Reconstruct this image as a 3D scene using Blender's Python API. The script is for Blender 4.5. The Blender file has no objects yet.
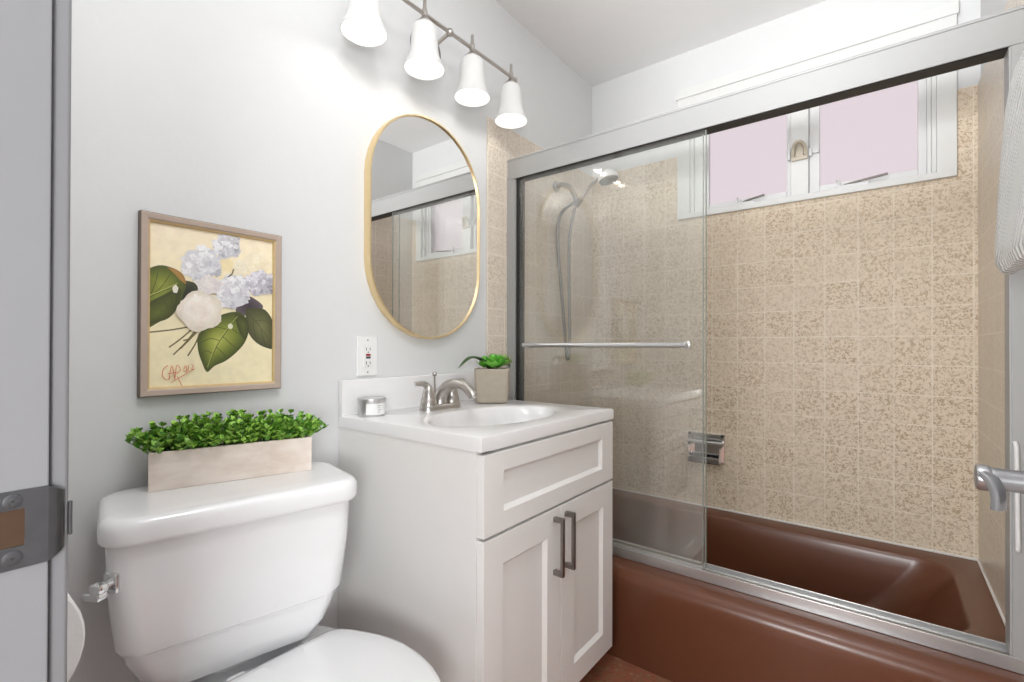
import bpy, bmesh, math, random
from mathutils import Vector, Matrix, Euler
random.seed(7)
S = bpy.context.scene
COL = S.collection
PI = math.pi

# ------------------------------------------------------------------ camera
def make_camera():
    f, cy, yaw, pitch, roll = 480.7784, 344.3286, 0.6611, 0.0048, 0.0027
    cw, sw = math.cos(yaw), math.sin(yaw)
    fwd = Vector((-sw, cw, 0)); right = Vector((cw, sw, 0)); up = Vector((0, 0, 1))
    f2 = fwd*math.cos(pitch) + up*math.sin(pitch); u2 = up*math.cos(pitch) - fwd*math.sin(pitch)
    r3 = right*math.cos(roll) + u2*math.sin(roll); u3 = u2*math.cos(roll) - right*math.sin(roll)
    cd = bpy.data.cameras.new('camera'); co = bpy.data.objects.new('camera', cd); COL.objects.link(co)
    m = Matrix((r3, u3, -f2)).transposed().to_4x4(); m.translation = Vector((1.2487, 0, 1.0416))
    co.matrix_world = m
    cd.sensor_fit = 'HORIZONTAL'; cd.sensor_width = 36; cd.lens = f/1024*36
    cd.shift_y = (cy-341)/1024; cd.clip_start = 0.01; cd.clip_end = 50
    S.camera = co
make_camera()

# ------------------------------------------------------------------ world, lights, exposure
w = bpy.data.worlds.new('daylight'); S.world = w; w.use_nodes = True
bg = w.node_tree.nodes['Background']
bg.inputs[0].default_value = (0.86, 0.775, 0.80, 1); bg.inputs[1].default_value = 0.82
S.view_settings.view_transform = 'Standard'; S.view_settings.look = 'None'
S.view_settings.exposure = 0.2; S.view_settings.gamma = 1.0; S.view_settings.use_curve_mapping = False

def area_light(name, loc, target, size, power, color=(1, 1, 1), size_y=None):
    ld = bpy.data.lights.new(name, 'AREA'); ld.energy = power; ld.size = size; ld.color = color
    if size_y: ld.shape = 'RECTANGLE'; ld.size_y = size_y
    lo = bpy.data.objects.new(name, ld); COL.objects.link(lo); lo.location = loc
    lo.rotation_euler = (Vector(target)-Vector(loc)).to_track_quat('-Z', 'Y').to_euler()
    return lo
area_light('hall_fill', (0.86, -1.0, 1.05), (1.15, 1.4, 0.9), 0.66, 28, (0.965, 0.99, 1))  # added fill behind the doorway, brightens the far and right side
area_light('hall_side_fill', (2.25, -0.95, 1.05), (0.60, 0.6, 0.75), 0.7, 30, (0.965, 0.99, 1))  # second added fill in the hall, brightens the vanity front
def spot_light(name, loc, target, power, angle, blend, radius, color):
    ld = bpy.data.lights.new(name, 'SPOT'); ld.energy = power; ld.spot_size = math.radians(angle); ld.spot_blend = blend; ld.shadow_soft_size = radius; ld.color = color
    lo = bpy.data.objects.new(name, ld); COL.objects.link(lo); lo.location = loc
    lo.rotation_euler = (Vector(target)-Vector(loc)).to_track_quat('-Z', 'Y').to_euler()
spot_light('ceiling_fill', (0.90, -0.35, 1.40), (0.75, 1.25, 2.44), 140, 70, 0.9, 0.08, (0.98, 0.99, 1))  # unseen spot added to lift the ceiling from below
def point_light(name, loc, power, radius, color):
    ld = bpy.data.lights.new(name, 'POINT'); ld.energy = power; ld.shadow_soft_size = radius; ld.color = color
    lo = bpy.data.objects.new(name, ld); COL.objects.link(lo); lo.location = loc
point_light('room_fill', (1.00, 0.25, 2.20), 12, 0.10, (0.985, 0.99, 1))  # added point fill with no fixture, brightens walls and toilet

# ------------------------------------------------------------------ materials
def srgb(r, g, b):
    def c(v):
        v /= 255.0
        return v/12.92 if v <= 0.04045 else ((v+0.055)/1.055)**2.4
    return (c(r), c(g), c(b), 1)

def mat(name, color=(0.8, 0.8, 0.8, 1), rough=0.5, metal=0.0, coat=0.0, bump=0.0, bscale=60.0, var=0.0, vscale=20.0,
        emit=None, estr=0.0, sss=0.0, spec=0.5):
    m = bpy.data.materials.new(name); m.use_nodes = True
    nt = m.node_tree; b = nt.nodes['Principled BSDF']
    b.inputs['Base Color'].default_value = color; b.inputs['Roughness'].default_value = rough
    b.inputs['Metallic'].default_value = metal; b.inputs['Coat Weight'].default_value = coat
    b.inputs['Specular IOR Level'].default_value = spec
    b.inputs['Coat Roughness'].default_value = 0.05
    if emit: b.inputs['Emission Color'].default_value = emit; b.inputs['Emission Strength'].default_value = estr
    tc = nt.nodes.new('ShaderNodeTexCoord')
    n = nt.nodes.new('ShaderNodeTexNoise'); n.inputs['Scale'].default_value = vscale; n.inputs['Detail'].default_value = 4
    nt.links.new(tc.outputs['Object'], n.inputs['Vector'])
    mx = nt.nodes.new('ShaderNodeMix'); mx.data_type = 'RGBA'
    v = max(var, 0.015)
    mx.inputs['A'].default_value = tuple(min(1, c*(1-v)) for c in color[:3])+(1,)
    mx.inputs['B'].default_value = tuple(min(1, c*(1+v)) for c in color[:3])+(1,)
    nt.links.new(n.outputs['Fac'], mx.inputs['Factor']); nt.links.new(mx.outputs['Result'], b.inputs['Base Color'])
    if bump:
        n2 = nt.nodes.new('ShaderNodeTexNoise'); n2.inputs['Scale'].default_value = bscale; n2.inputs['Detail'].default_value = 3
        nt.links.new(tc.outputs['Object'], n2.inputs['Vector'])
        bp = nt.nodes.new('ShaderNodeBump'); bp.inputs['Strength'].default_value = bump; bp.inputs['Distance'].default_value = 0.002
        nt.links.new(n2.outputs['Fac'], bp.inputs['Height']); nt.links.new(bp.outputs['Normal'], b.inputs['Normal'])
    return m

def math_node(nt, op, a, b=None, clamp=False):
    n = nt.nodes.new('ShaderNodeMath'); n.operation = op; n.use_clamp = clamp
    for i, v in enumerate((a, b)):
        if v is None: continue
        if isinstance(v, (int, float)): n.inputs[i].default_value = v
        else: nt.links.new(v, n.inputs[i])
    return n.outputs[0]

def tile_material(name, axis, off_h, off_v, spot_lo=0.50, spot_hi=0.60, base=(226, 210, 188), spot=(174, 148, 112), strength=1.0, grout=0.479, rough=0.5):
    """square 108 mm ceramic tiles with pale grout and short gold speckles; axis = horizontal world axis"""
    m = bpy.data.materials.new(name); m.use_nodes = True; nt = m.node_tree; b = nt.nodes['Principled BSDF']
    tc = nt.nodes.new('ShaderNodeTexCoord'); sp = nt.nodes.new('ShaderNodeSeparateXYZ')
    nt.links.new(tc.outputs['Object'], sp.inputs[0])
    P = 0.1085
    def line(o, off):
        f = math_node(nt, 'FRACT', math_node(nt, 'DIVIDE', math_node(nt, 'ADD', o, off+10*P), P))
        return math_node(nt, 'ABSOLUTE', math_node(nt, 'SUBTRACT', f, 0.5))
    e = math_node(nt, 'MAXIMUM', line(sp.outputs[axis], off_h), line(sp.outputs['Z'], off_v))
    g = nt.nodes.new('ShaderNodeMapRange'); g.inputs['From Min'].default_value = grout; g.inputs['From Max'].default_value = grout+0.007
    nt.links.new(e, g.inputs['Value'])
    # speckles
    vn = nt.nodes.new('ShaderNodeTexNoise'); vn.inputs['Scale'].default_value = 120; vn.inputs['Detail'].default_value = 1.2
    vn.inputs['Roughness'].default_value = 0.55; vn.inputs['Distortion'].default_value = 1.1
    nt.links.new(tc.outputs['Object'], vn.inputs['Vector'])
    r = nt.nodes.new('ShaderNodeMapRange'); r.inputs['From Min'].default_value = spot_lo; r.inputs['From Max'].default_value = spot_hi
    nt.links.new(vn.outputs['Fac'], r.inputs['Value'])
    # tile-to-tile density and tint
    fl = nt.nodes.new('ShaderNodeVectorMath'); fl.operation = 'FLOOR'
    ad = nt.nodes.new('ShaderNodeVectorMath'); ad.operation = 'ADD'
    ov = [10*P]*3; ov['XYZ'.index(axis)] += off_h; ov[2] += off_v
    ad.inputs[1].default_value = ov; nt.links.new(tc.outputs['Object'], ad.inputs[0])
    dv = nt.nodes.new('ShaderNodeVectorMath'); dv.operation = 'DIVIDE'; dv.inputs[1].default_value = (P, P, P)
    nt.links.new(ad.outputs[0], dv.inputs[0]); nt.links.new(dv.outputs[0], fl.inputs[0])
    wn = nt.nodes.new('ShaderNodeTexWhiteNoise'); nt.links.new(fl.outputs[0], wn.inputs['Vector'])
    amt = math_node(nt, 'MULTIPLY', r.outputs[0], math_node(nt, 'ADD', math_node(nt, 'MULTIPLY', wn.outputs['Value'], 0.45*strength), 0.42*strength))
    bl = nt.nodes.new('ShaderNodeTexNoise'); bl.inputs['Scale'].default_value = 45; nt.links.new(tc.outputs['Object'], bl.inputs['Vector'])
    c0 = nt.nodes.new('ShaderNodeMix'); c0.data_type = 'RGBA'
    bs = srgb(*base); c0.inputs['A'].default_value = tuple(v*0.9 for v in bs[:3])+(1,); c0.inputs['B'].default_value = tuple(v*1.08 for v in bs[:3])+(1,)
    nt.links.new(bl.outputs['Fac'], c0.inputs['Factor'])
    c1 = nt.nodes.new('ShaderNodeMix'); c1.data_type = 'RGBA'; c1.inputs['B'].default_value = srgb(*spot)
    nt.links.new(c0.outputs['Result'], c1.inputs['A']); nt.links.new(amt, c1.inputs['Factor'])
    c2 = nt.nodes.new('ShaderNodeMix'); c2.data_type = 'RGBA'; c2.inputs['B'].default_value = srgb(236, 226, 210)
    nt.links.new(c1.outputs['Result'], c2.inputs['A'])
    gn = nt.nodes.new('ShaderNodeTexNoise'); gn.inputs['Scale'].default_value = 9; nt.links.new(tc.outputs['Object'], gn.inputs['Vector'])
    nt.links.new(math_node(nt, 'MULTIPLY', g.outputs[0], math_node(nt, 'MULTIPLY', gn.outputs['Fac'], 1.25), True), c2.inputs['Factor'])
    nt.links.new(c2.outputs['Result'], b.inputs['Base Color'])
    b.inputs['Roughness'].default_value = rough
    bp = nt.nodes.new('ShaderNodeBump'); bp.inputs['Strength'].default_value = 0.35; bp.inputs['Distance'].default_value = 0.001
    h = math_node(nt, 'SUBTRACT', math_node(nt, 'MULTIPLY', r.outputs[0], -0.25), g.outputs[0])
    nt.links.new(h, bp.inputs['Height']); nt.links.new(bp.outputs['Normal'], b.inputs['Normal'])
    return m

def glass_material(name, tint, haze=0.03, f0=0.05, hazecol=(0.8, 0.82, 0.78, 1)):
    m = bpy.data.materials.new(name); m.use_nodes = True; nt = m.node_tree
    nt.nodes.remove(nt.nodes['Principled BSDF']); out = nt.nodes['Material Output']
    tr = nt.nodes.new('ShaderNodeBsdfTransparent'); tr.inputs[0].default_value = tint
    gl = nt.nodes.new('ShaderNodeBsdfGlossy'); gl.inputs['Roughness'].default_value = 0.0
    gl.inputs['Color'].default_value = (1, 1, 1, 1)
    df = nt.nodes.new('ShaderNodeBsdfDiffuse'); df.inputs[0].default_value = hazecol
    lw = nt.nodes.new('ShaderNodeLayerWeight'); lw.inputs['Blend'].default_value = 0.5
    p5 = math_node(nt, 'POWER', lw.outputs['Facing'], 5.0)
    fr = math_node(nt, 'ADD', math_node(nt, 'MULTIPLY', p5, 1-f0), f0)
    tc = nt.nodes.new('ShaderNodeTexCoord'); no = nt.nodes.new('ShaderNodeTexNoise'); no.inputs['Scale'].default_value = 5
    nt.links.new(tc.outputs['Object'], no.inputs['Vector'])
    hz = math_node(nt, 'MULTIPLY', no.outputs['Fac'], haze*2)
    m1 = nt.nodes.new('ShaderNodeMixShader'); m2 = nt.nodes.new('ShaderNodeMixShader')
    nt.links.new(hz, m1.inputs[0]); nt.links.new(tr.outputs[0], m1.inputs[1]); nt.links.new(df.outputs[0], m1.inputs[2])
    nt.links.new(fr, m2.inputs[0]); nt.links.new(m1.outputs[0], m2.inputs[1]); nt.links.new(gl.outputs[0], m2.inputs[2])
    nt.links.new(m2.outputs[0], out.inputs[0])
    return m

def shade_material():
    m = bpy.data.materials.new('frosted_white_glass'); m.use_nodes = True; nt = m.node_tree
    nt.nodes.remove(nt.nodes['Principled BSDF']); out = nt.nodes['Material Output']
    d = nt.nodes.new('ShaderNodeBsdfDiffuse'); d.inputs[0].default_value = (0.74, 0.74, 0.73, 1)
    t = nt.nodes.new('ShaderNodeBsdfTranslucent'); t.inputs[0].default_value = (0.95, 0.94, 0.91, 1)
    g = nt.nodes.new('ShaderNodeBsdfGlossy'); g.inputs['Roughness'].default_value = 0.25
    e = nt.nodes.new('ShaderNodeEmission'); e.inputs[0].default_value = (1, 0.975, 0.94, 1); e.inputs[1].default_value = 0.06
    tc = nt.nodes.new('ShaderNodeTexCoord'); no = nt.nodes.new('ShaderNodeTexNoise'); no.inputs['Scale'].default_value = 14
    nt.links.new(tc.outputs['Object'], no.inputs['Vector'])
    mx = nt.nodes.new('ShaderNodeMixShader')
    nt.links.new(math_node(nt, 'ADD', math_node(nt, 'MULTIPLY', no.outputs['Fac'], 0.04), 0.07), mx.inputs[0])
    nt.links.new(d.outputs[0], mx.inputs[1]); nt.links.new(t.outputs[0], mx.inputs[2])
    m2 = nt.nodes.new('ShaderNodeMixShader'); m2.inputs[0].default_value = 0.05
    nt.links.new(mx.outputs[0], m2.inputs[1]); nt.links.new(g.outputs[0], m2.inputs[2])
    ad = nt.nodes.new('ShaderNodeAddShader'); nt.links.new(m2.outputs[0], ad.inputs[0]); nt.links.new(e.outputs[0], ad.inputs[1])
    nt.links.new(ad.outputs[0], out.inputs[0])
    return m

def leaf_material(name, dark, light, rough=0.4):
    m = bpy.data.materials.new(name); m.use_nodes = True; nt = m.node_tree; b = nt.nodes['Principled BSDF']
    g = nt.nodes.new('ShaderNodeNewGeometry'); cr = nt.nodes.new('ShaderNodeValToRGB')
    cr.color_ramp.elements[0].color = dark; cr.color_ramp.elements[1].color = light
    nt.links.new(g.outputs['Random Per Island'], cr.inputs[0]); nt.links.new(cr.outputs[0], b.inputs['Base Color'])
    b.inputs['Roughness'].default_value = rough
    return m

def floor_material():
    m = bpy.data.materials.new('floor_mosaic'); m.use_nodes = True; nt = m.node_tree; b = nt.nodes['Principled BSDF']
    tc = nt.nodes.new('ShaderNodeTexCoord')
    v = nt.nodes.new('ShaderNodeTexVoronoi'); v.inputs['Scale'].default_value = 110; nt.links.new(tc.outputs['Object'], v.inputs['Vector'])
    n = nt.nodes.new('ShaderNodeTexNoise'); n.inputs['Scale'].default_value = 14; n.inputs['Detail'].default_value = 5; nt.links.new(tc.outputs['Object'], n.inputs['Vector'])
    cr = nt.nodes.new('ShaderNodeValToRGB'); sp = nt.nodes.new('ShaderNodeSeparateColor'); nt.links.new(v.outputs['Color'], sp.inputs[0])
    el = cr.color_ramp.elements; el[0].color = srgb(118, 70, 52); el[1].color = srgb(206, 176, 152)
    e = el.new(0.35); e.color = srgb(158, 96, 74); e = el.new(0.75); e.color = srgb(140, 104, 78)
    nt.links.new(math_node(nt, 'ADD', math_node(nt, 'MULTIPLY', sp.outputs[0], 0.6), math_node(nt, 'MULTIPLY', n.outputs['Fac'], 0.4)), cr.inputs[0])
    nt.links.new(cr.outputs[0], b.inputs['Base Color']); b.inputs['Roughness'].default_value = 0.35
    return m

def wood_wash_material():
    m = bpy.data.materials.new('whitewashed_wood'); m.use_nodes = True; nt = m.node_tree; b = nt.nodes['Principled BSDF']
    tc = nt.nodes.new('ShaderNodeTexCoord'); mp = nt.nodes.new('ShaderNodeMapping'); mp.inputs['Scale'].default_value = (22, 12, 30)
    nt.links.new(tc.outputs['Object'], mp.inputs[0])
    n = nt.nodes.new('ShaderNodeTexNoise'); n.inputs['Scale'].default_value = 1.6; n.inputs['Detail'].default_value = 6; nt.links.new(mp.outputs[0], n.inputs['Vector'])
    cr = nt.nodes.new('ShaderNodeValToRGB'); el = cr.color_ramp.elements
    el[0].position = 0.3; el[0].color = srgb(216, 200, 187); el[1].position = 0.6; el[1].color = srgb(232, 220, 210)
    nt.links.new(n.outputs['Fac'], cr.inputs[0]); nt.links.new(cr.outputs[0], b.inputs['Base Color']); b.inputs['Roughness'].default_value = 0.75
    return m

def towel_material():
    m = bpy.data.materials.new('white_terry'); m.use_nodes = True; nt = m.node_tree; b = nt.nodes['Principled BSDF']
    b.inputs['Base Color'].default_value = (0.86, 0.86, 0.85, 1); b.inputs['Roughness'].default_value = 0.95
    tc = nt.nodes.new('ShaderNodeTexCoord'); wv = nt.nodes.new('ShaderNodeTexWave'); wv.bands_direction = 'DIAGONAL'
    wv.inputs['Scale'].default_value = 28; wv.inputs['Distortion'].default_value = 1.2; wv.inputs['Detail'].default_value = 2
    nt.links.new(tc.outputs['Object'], wv.inputs['Vector'])
    bp = nt.nodes.new('ShaderNodeBump'); bp.inputs['Strength'].default_value = 1.0; bp.inputs['Distance'].default_value = 0.008
    nt.links.new(wv.outputs['Fac'], bp.inputs['Height']); nt.links.new(bp.outputs['Normal'], b.inputs['Normal'])
    return m

M = dict(
 wall=mat('white_wall_paint', (0.715, 0.72, 0.72, 1), 0.55, bump=0.12, bscale=90),
 ceil=mat('ceiling_paint', (0.90, 0.90, 0.90, 1), 0.7, bump=0.1, bscale=120),
 trimw=mat('white_trim_paint', (0.72, 0.72, 0.72, 1), 0.35),
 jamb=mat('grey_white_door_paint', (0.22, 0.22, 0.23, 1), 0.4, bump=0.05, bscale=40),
 window=mat('window_frame_paint', (0.74, 0.745, 0.73, 1), 0.4),
 cab=mat('cabinet_white_lacquer', (0.86, 0.845, 0.825, 1), 0.38),
 counter=mat('cultured_marble', (0.85, 0.84, 0.84, 1), 0.16, coat=0.3, var=0.03, vscale=6),
 porcelain=mat('white_porcelain', (0.86, 0.86, 0.87, 1), 0.12, coat=0.5),
 tub=mat('brown_enamel', srgb(104, 62, 42), 0.30, coat=0.10, var=0.05, vscale=5),
 nickel=mat('brushed_nickel', (0.50, 0.47, 0.44, 1), 0.28, 1.0),
 dnickel=mat('dark_nickel', (0.30, 0.28, 0.27, 1), 0.3, 1.0),
 chrome=mat('chrome', (0.80, 0.80, 0.81, 1), 0.08, 1.0),
 alum=mat('satin_aluminium', (0.37, 0.37, 0.365, 1), 0.45, 0.12),
 alumd=mat('polished_aluminium', (0.60, 0.60, 0.60, 1), 0.28, 0.8),
 black=mat('black_rubber', (0.012, 0.012, 0.012, 1), 0.5),
 gold=mat('brushed_brass', (0.80, 0.64, 0.38, 1), 0.35, 0.9),
 mirror=mat('mirror_silver', (0.80, 0.80, 0.79, 1), 0.0, 1.0),
 glass=glass_material('shower_glass', (0.997, 1.0, 0.995, 1), 0.036, 0.045),
 gedge=mat('green_glass_edge', srgb(140, 150, 140), 0.2),
 pane=None, shade=shade_material(),
 bulb=mat('lit_bulb', (1, 1, 1, 1), 0.5, emit=(1, 0.95, 0.86, 1), estr=2.5),
 strike=mat('worn_steel', (0.10, 0.10, 0.105, 1), 0.38, 0.8, var=0.25, vscale=60),
 wood=mat('bare_brown_wood', srgb(64, 42, 20), 0.7, var=0.3, vscale=50),
 concrete=mat('grey_concrete', srgb(178, 168, 152), 0.9, var=0.12, vscale=45, bump=0.3, bscale=120),
 tin=mat('silver_tin', (0.62, 0.62, 0.62, 1), 0.3, 0.85),
 label=mat('white_label', (0.85, 0.85, 0.84, 1), 0.5),
 grey=mat('grey_print', (0.35, 0.35, 0.35, 1), 0.6),
 plate=mat('outlet_plastic', (0.82, 0.82, 0.81, 1), 0.3),
 slot=mat('dark_slot', (0.05, 0.05, 0.05, 1), 0.6),
 red=mat('red_button', srgb(150, 25, 30), 0.4),
 paper=mat('toilet_paper', (0.85, 0.85, 0.84, 1), 0.95, bump=0.2, bscale=200),
 card=mat('cardboard', srgb(160, 130, 95), 0.9),
 frame=mat('pale_pink_wood_frame', srgb(186, 168, 154), 0.5, var=0.08, vscale=40),
 frame_in=mat('gilt_inner_edge', srgb(206, 178, 126), 0.4, var=0.15, vscale=80),
 frame_side=mat('frame_dark_edge', srgb(120, 108, 98), 0.6),
 foliage=leaf_material('boxwood_leaves', srgb(50, 118, 18), srgb(168, 216, 88)),
 stem=mat('green_stem', srgb(60, 90, 30), 0.6),
 washed=wood_wash_material(),
 soil=mat('dark_soil', srgb(50, 42, 30), 0.95, var=0.3, vscale=60),
 succ=leaf_material('succulent_leaves', srgb(70, 165, 40), srgb(130, 205, 80)),
 succd=leaf_material('dark_succulent_leaves', srgb(34, 62, 26), srgb(66, 98, 46)),
 succp=leaf_material('pale_succulent_leaves', srgb(120, 150, 80), srgb(180, 195, 130)),
 towel=towel_material(),
 floor=floor_material(),
 tile_far=tile_material('speckled_tile_far', 'X', 0.03, 0.0),
 tile_side=tile_material('speckled_tile_side', 'Y', 0.082, 0.0, base=(224, 213, 198), spot=(178, 156, 128), strength=0.7, grout=0.470, rough=0.28),
 rubber=mat('grey_spray_face', (0.18, 0.18, 0.17, 1), 0.5),
 handle=mat('dark_satin_chrome', (0.34, 0.34, 0.35, 1), 0.3, 0.85),
 latch=mat('cream_painted_latch', srgb(196, 186, 168), 0.35),
 grout=mat('white_caulk', (0.75, 0.73, 0.70, 1), 0.6),
)
def pane_material():
    m = bpy.data.materials.new('frosted_pane'); m.use_nodes = True; nt = m.node_tree; b = nt.nodes['Principled BSDF']
    b.inputs['Base Color'].default_value = (0.95, 0.92, 0.95, 1); b.inputs['Transmission Weight'].default_value = 1.0
    b.inputs['Roughness'].default_value = 0.35; b.inputs['IOR'].default_value = 1.15
    tc = nt.nodes.new('ShaderNodeTexCoord'); n = nt.nodes.new('ShaderNodeTexNoise'); n.inputs['Scale'].default_value = 300
    nt.links.new(tc.outputs['Object'], n.inputs['Vector'])
    bp = nt.nodes.new('ShaderNodeBump'); bp.inputs['Strength'].default_value = 0.05; nt.links.new(n.outputs['Fac'], bp.inputs['Height'])
    nt.links.new(bp.outputs['Normal'], b.inputs['Normal'])
    return m
M['pane'] = pane_material()

# ------------------------------------------------------------------ mesh helpers
class MB:
    """collects shapes; every piece may have its own material slot"""
    def __init__(self): self.v = []; self.f = []; self.mi = []; self.sm = []; self.wn = False
    def add(self, verts, faces, mi=0, smooth=True):
        o = len(self.v); self.v += [tuple(p) for p in verts]
        for fc in faces: self.f.append([i+o for i in fc]); self.mi.append(mi); self.sm.append(smooth)
        return self
    def box(self, x0, x1, y0, y1, z0, z1, bev=0.0, seg=2, mi=0, rot=None, org=None):
        bm = bmesh.new(); bmesh.ops.create_cube(bm, size=1)
        for v in bm.verts:
            v.co = Vector((x0+(v.co.x+.5)*(x1-x0), y0+(v.co.y+.5)*(y1-y0), z0+(v.co.z+.5)*(z1-z0)))
        if bev: bmesh.ops.bevel(bm, geom=bm.edges[:], offset=bev, segments=seg, profile=0.5, affect='EDGES')
        if rot is not None:
            bmesh.ops.transform(bm, matrix=Matrix.Translation(org) @ rot.to_4x4() @ Matrix.Translation(-Vector(org)), verts=bm.verts)
        bm.verts.index_update()
        if bev: self.wn = True
        self.add([v.co.copy() for v in bm.verts], [[v.index for v in f.verts] for f in bm.faces], mi, bool(bev) and seg > 1); bm.free()
        return self
    def loft(self, rings, cap0=True, cap1=True, mi=0, smooth=True, closed=True):
        n = len(rings[0]); vs = [p for r in rings for p in r]; fs = []
        for k in range(len(rings)-1):
            for i in range(n if closed else n-1):
                j = (i+1) % n
                fs.append([k*n+i, k*n+j, (k+1)*n+j, (k+1)*n+i])
        if cap0: fs.append(list(range(n))[::-1])
        if cap1: fs.append([(len(rings)-1)*n+i for i in range(n)])
        return self.add(vs, fs, mi, smooth)
    def lathe(self, prof, c, axis='z', n=28, mi=0, cap0=True, cap1=True, smooth=True):
        rings = []
        for r, h in prof:
            ring = []
            for i in range(n):
                a = 2*PI*i/n; p, q = r*math.cos(a), r*math.sin(a)
                if axis == 'z': ring.append((c[0]+p, c[1]+q, c[2]+h))
                elif axis == 'x': ring.append((c[0]+h, c[1]+p, c[2]+q))
                else: ring.append((c[0]+q, c[1]+h, c[2]+p))
            rings.append(ring)
        return self.loft(rings, cap0, cap1, mi, smooth)
    def tube(self, pts, r, n=12, mi=0, caps=True, flat=None):
        """sweep a round (or flattened) section along points; r is a number or list"""
        pts = [Vector(p) for p in pts]; R = r if isinstance(r, (list, tuple)) else [r]*len(pts)
        rings = []; prev = None
        for i, p in enumerate(pts):
            t = (pts[min(i+1, len(pts)-1)]-pts[max(i-1, 0)]).normalized()
            if prev is None:
                a = Vector((0, 0, 1)) if abs(t.z) < 0.9 else Vector((1, 0, 0))
                u = t.cross(a).normalized()
            else: u = (prev - t*prev.dot(t)).normalized()
            prev = u; w_ = t.cross(u)
            k = flat if flat else 1.0
            rings.append([p+u*R[i]*math.cos(2*PI*j/n)+w_*R[i]*k*math.sin(2*PI*j/n) for j in range(n)])
        return self.loft(rings, caps, caps, mi)
    def sphere(self, c, r, n=14, m=9, mi=0, sc=(1, 1, 1)):
        prof = [(max(1e-4, r*math.sin(PI*k/m)), -r*math.cos(PI*k/m)) for k in range(m+1)]
        rings = [[(c[0]+sc[0]*rr*math.cos(2*PI*i/n), c[1]+sc[1]*rr*math.sin(2*PI*i/n), c[2]+sc[2]*h) for i in range(n)] for rr, h in prof]
        return self.loft(rings, True, True, mi)
    def rotz(self, ang, c=(0, 0, 0)):
        m = Matrix.Translation(Vector(c)) @ Matrix.Rotation(ang, 4, 'Z') @ Matrix.Translation(-Vector(c))
        self.v = [tuple(m @ Vector(p)) for p in self.v]; return self
    def move(self, d): self.v = [tuple(Vector(p)+Vector(d)) for p in self.v]; return self

def rrect(x0, x1, y0, y1, r, z, n=6):
    pts = []
    r = min(r, (x1-x0)/2-1e-4, (y1-y0)/2-1e-4)
    for cx, cy, a0 in ((x1-r, y1-r, 0), (x0+r, y1-r, PI/2), (x0+r, y0+r, PI), (x1-r, y0+r, 1.5*PI)):
        for i in range(n+1):
            a = a0+PI/2*i/n; pts.append((cx+r*math.cos(a), cy+r*math.sin(a), z))
    return pts

def smooth_path(pts, sub=8):
    pts = [Vector(p) for p in pts]; out = []
    for i in range(len(pts)-1):
        p0, p1, p2, p3 = pts[max(i-1, 0)], pts[i], pts[i+1], pts[min(i+2, len(pts)-1)]
        for k in range(sub):
            t = k/sub
            out.append(0.5*((2*p1)+(p2-p0)*t+(2*p0-5*p1+4*p2-p3)*t*t+(3*p1-p0-3*p2+p3)*t**3))
    out.append(pts[-1]); return out

def root_matrix(o):
    m = Matrix.Identity(4); chain = []
    while o: chain.append(o); o = o.parent
    for c in reversed(chain): m = m @ (Matrix.Translation(c.location) @ c.rotation_euler.to_matrix().to_4x4())
    return m

def obj(name, mb, mats, parent=None, label=None):
    """links the collected shapes (authored in world space) as ONE mesh object; parts are stored relative to their parent"""
    me = bpy.data.meshes.new(name)
    inv = root_matrix(parent).inverted() if parent else Matrix.Identity(4)
    me.from_pydata([inv @ Vector(p) for p in mb.v], [], mb.f)
    for m in (mats if isinstance(mats, (list, tuple)) else [mats]): me.materials.append(m)
    for p, mi, s in zip(me.polygons, mb.mi, mb.sm): p.material_index = mi; p.use_smooth = s
    bm = bmesh.new(); bm.from_mesh(me); bmesh.ops.recalc_face_normals(bm, faces=bm.faces)
    for e in bm.edges:
        if len(e.link_faces) == 2 and e.calc_face_angle(0) > math.radians(38): e.smooth = False
    bm.to_mesh(me); bm.free(); me.update()
    o = bpy.data.objects.new(name, me); COL.objects.link(o)
    if mb.wn:
        md = o.modifiers.new('weighted_normal', 'WEIGHTED_NORMAL'); md.keep_sharp = True; md.weight = 80
    if parent: o.parent = parent
    if label: o['label'] = label
    return o

def thing(name, label, cat, loc=(0, 0, 0), rotz=0.0, group=None, kind=None):
    o = bpy.data.objects.new(name, None); COL.objects.link(o); o.empty_display_size = 0.05
    o.location = loc; o.rotation_euler = (0, 0, rotz)
    if label: o['label'] = label
    if cat: o['category'] = cat
    if group: o['group'] = group
    if kind: o['kind'] = kind
    return o
def tag(o, label, cat, group=None):
    o['label'] = label; o['category'] = cat
    if group: o['group'] = group
    return o
def struct(name, mb, mats, label=None):
    o = obj(name, mb, mats); o['kind'] = 'structure'
    if label: o['label'] = label
    return o

# ------------------------------------------------------------------ the room
XR, YF, ZC = 1.508, 2.303, 2.442           # wall planes; tile faces stand a little proud
XT, YT, ZT = 1.500, 2.297, 1.953           # tile faces and tile top
YN0, YN1 = -0.055, 0.069                   # wall with the doorway
DX0, DX1, DZ = 0.775, 1.425, 2.03          # doorway

struct('floor', MB().box(-0.2, 2.7, -1.9, YF+0.12, -0.06, 0.0), M['floor'], 'reddish brown mosaic floor')
struct('ceiling', MB().box(-0.1, XR+0.1, YN0, YF+0.12, ZC, ZC+0.05), M['ceil'], 'white painted ceiling')
struct('wall_left', MB().box(-0.1, 0.0, YN0, YF+0.12, 0, ZC), M['wall'], 'white painted wall with mirror and picture')
struct('wall_right', MB().box(XR, XR+0.1, YN0, YF+0.12, 0, ZC), M['wall'], 'white wall on the right')
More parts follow.
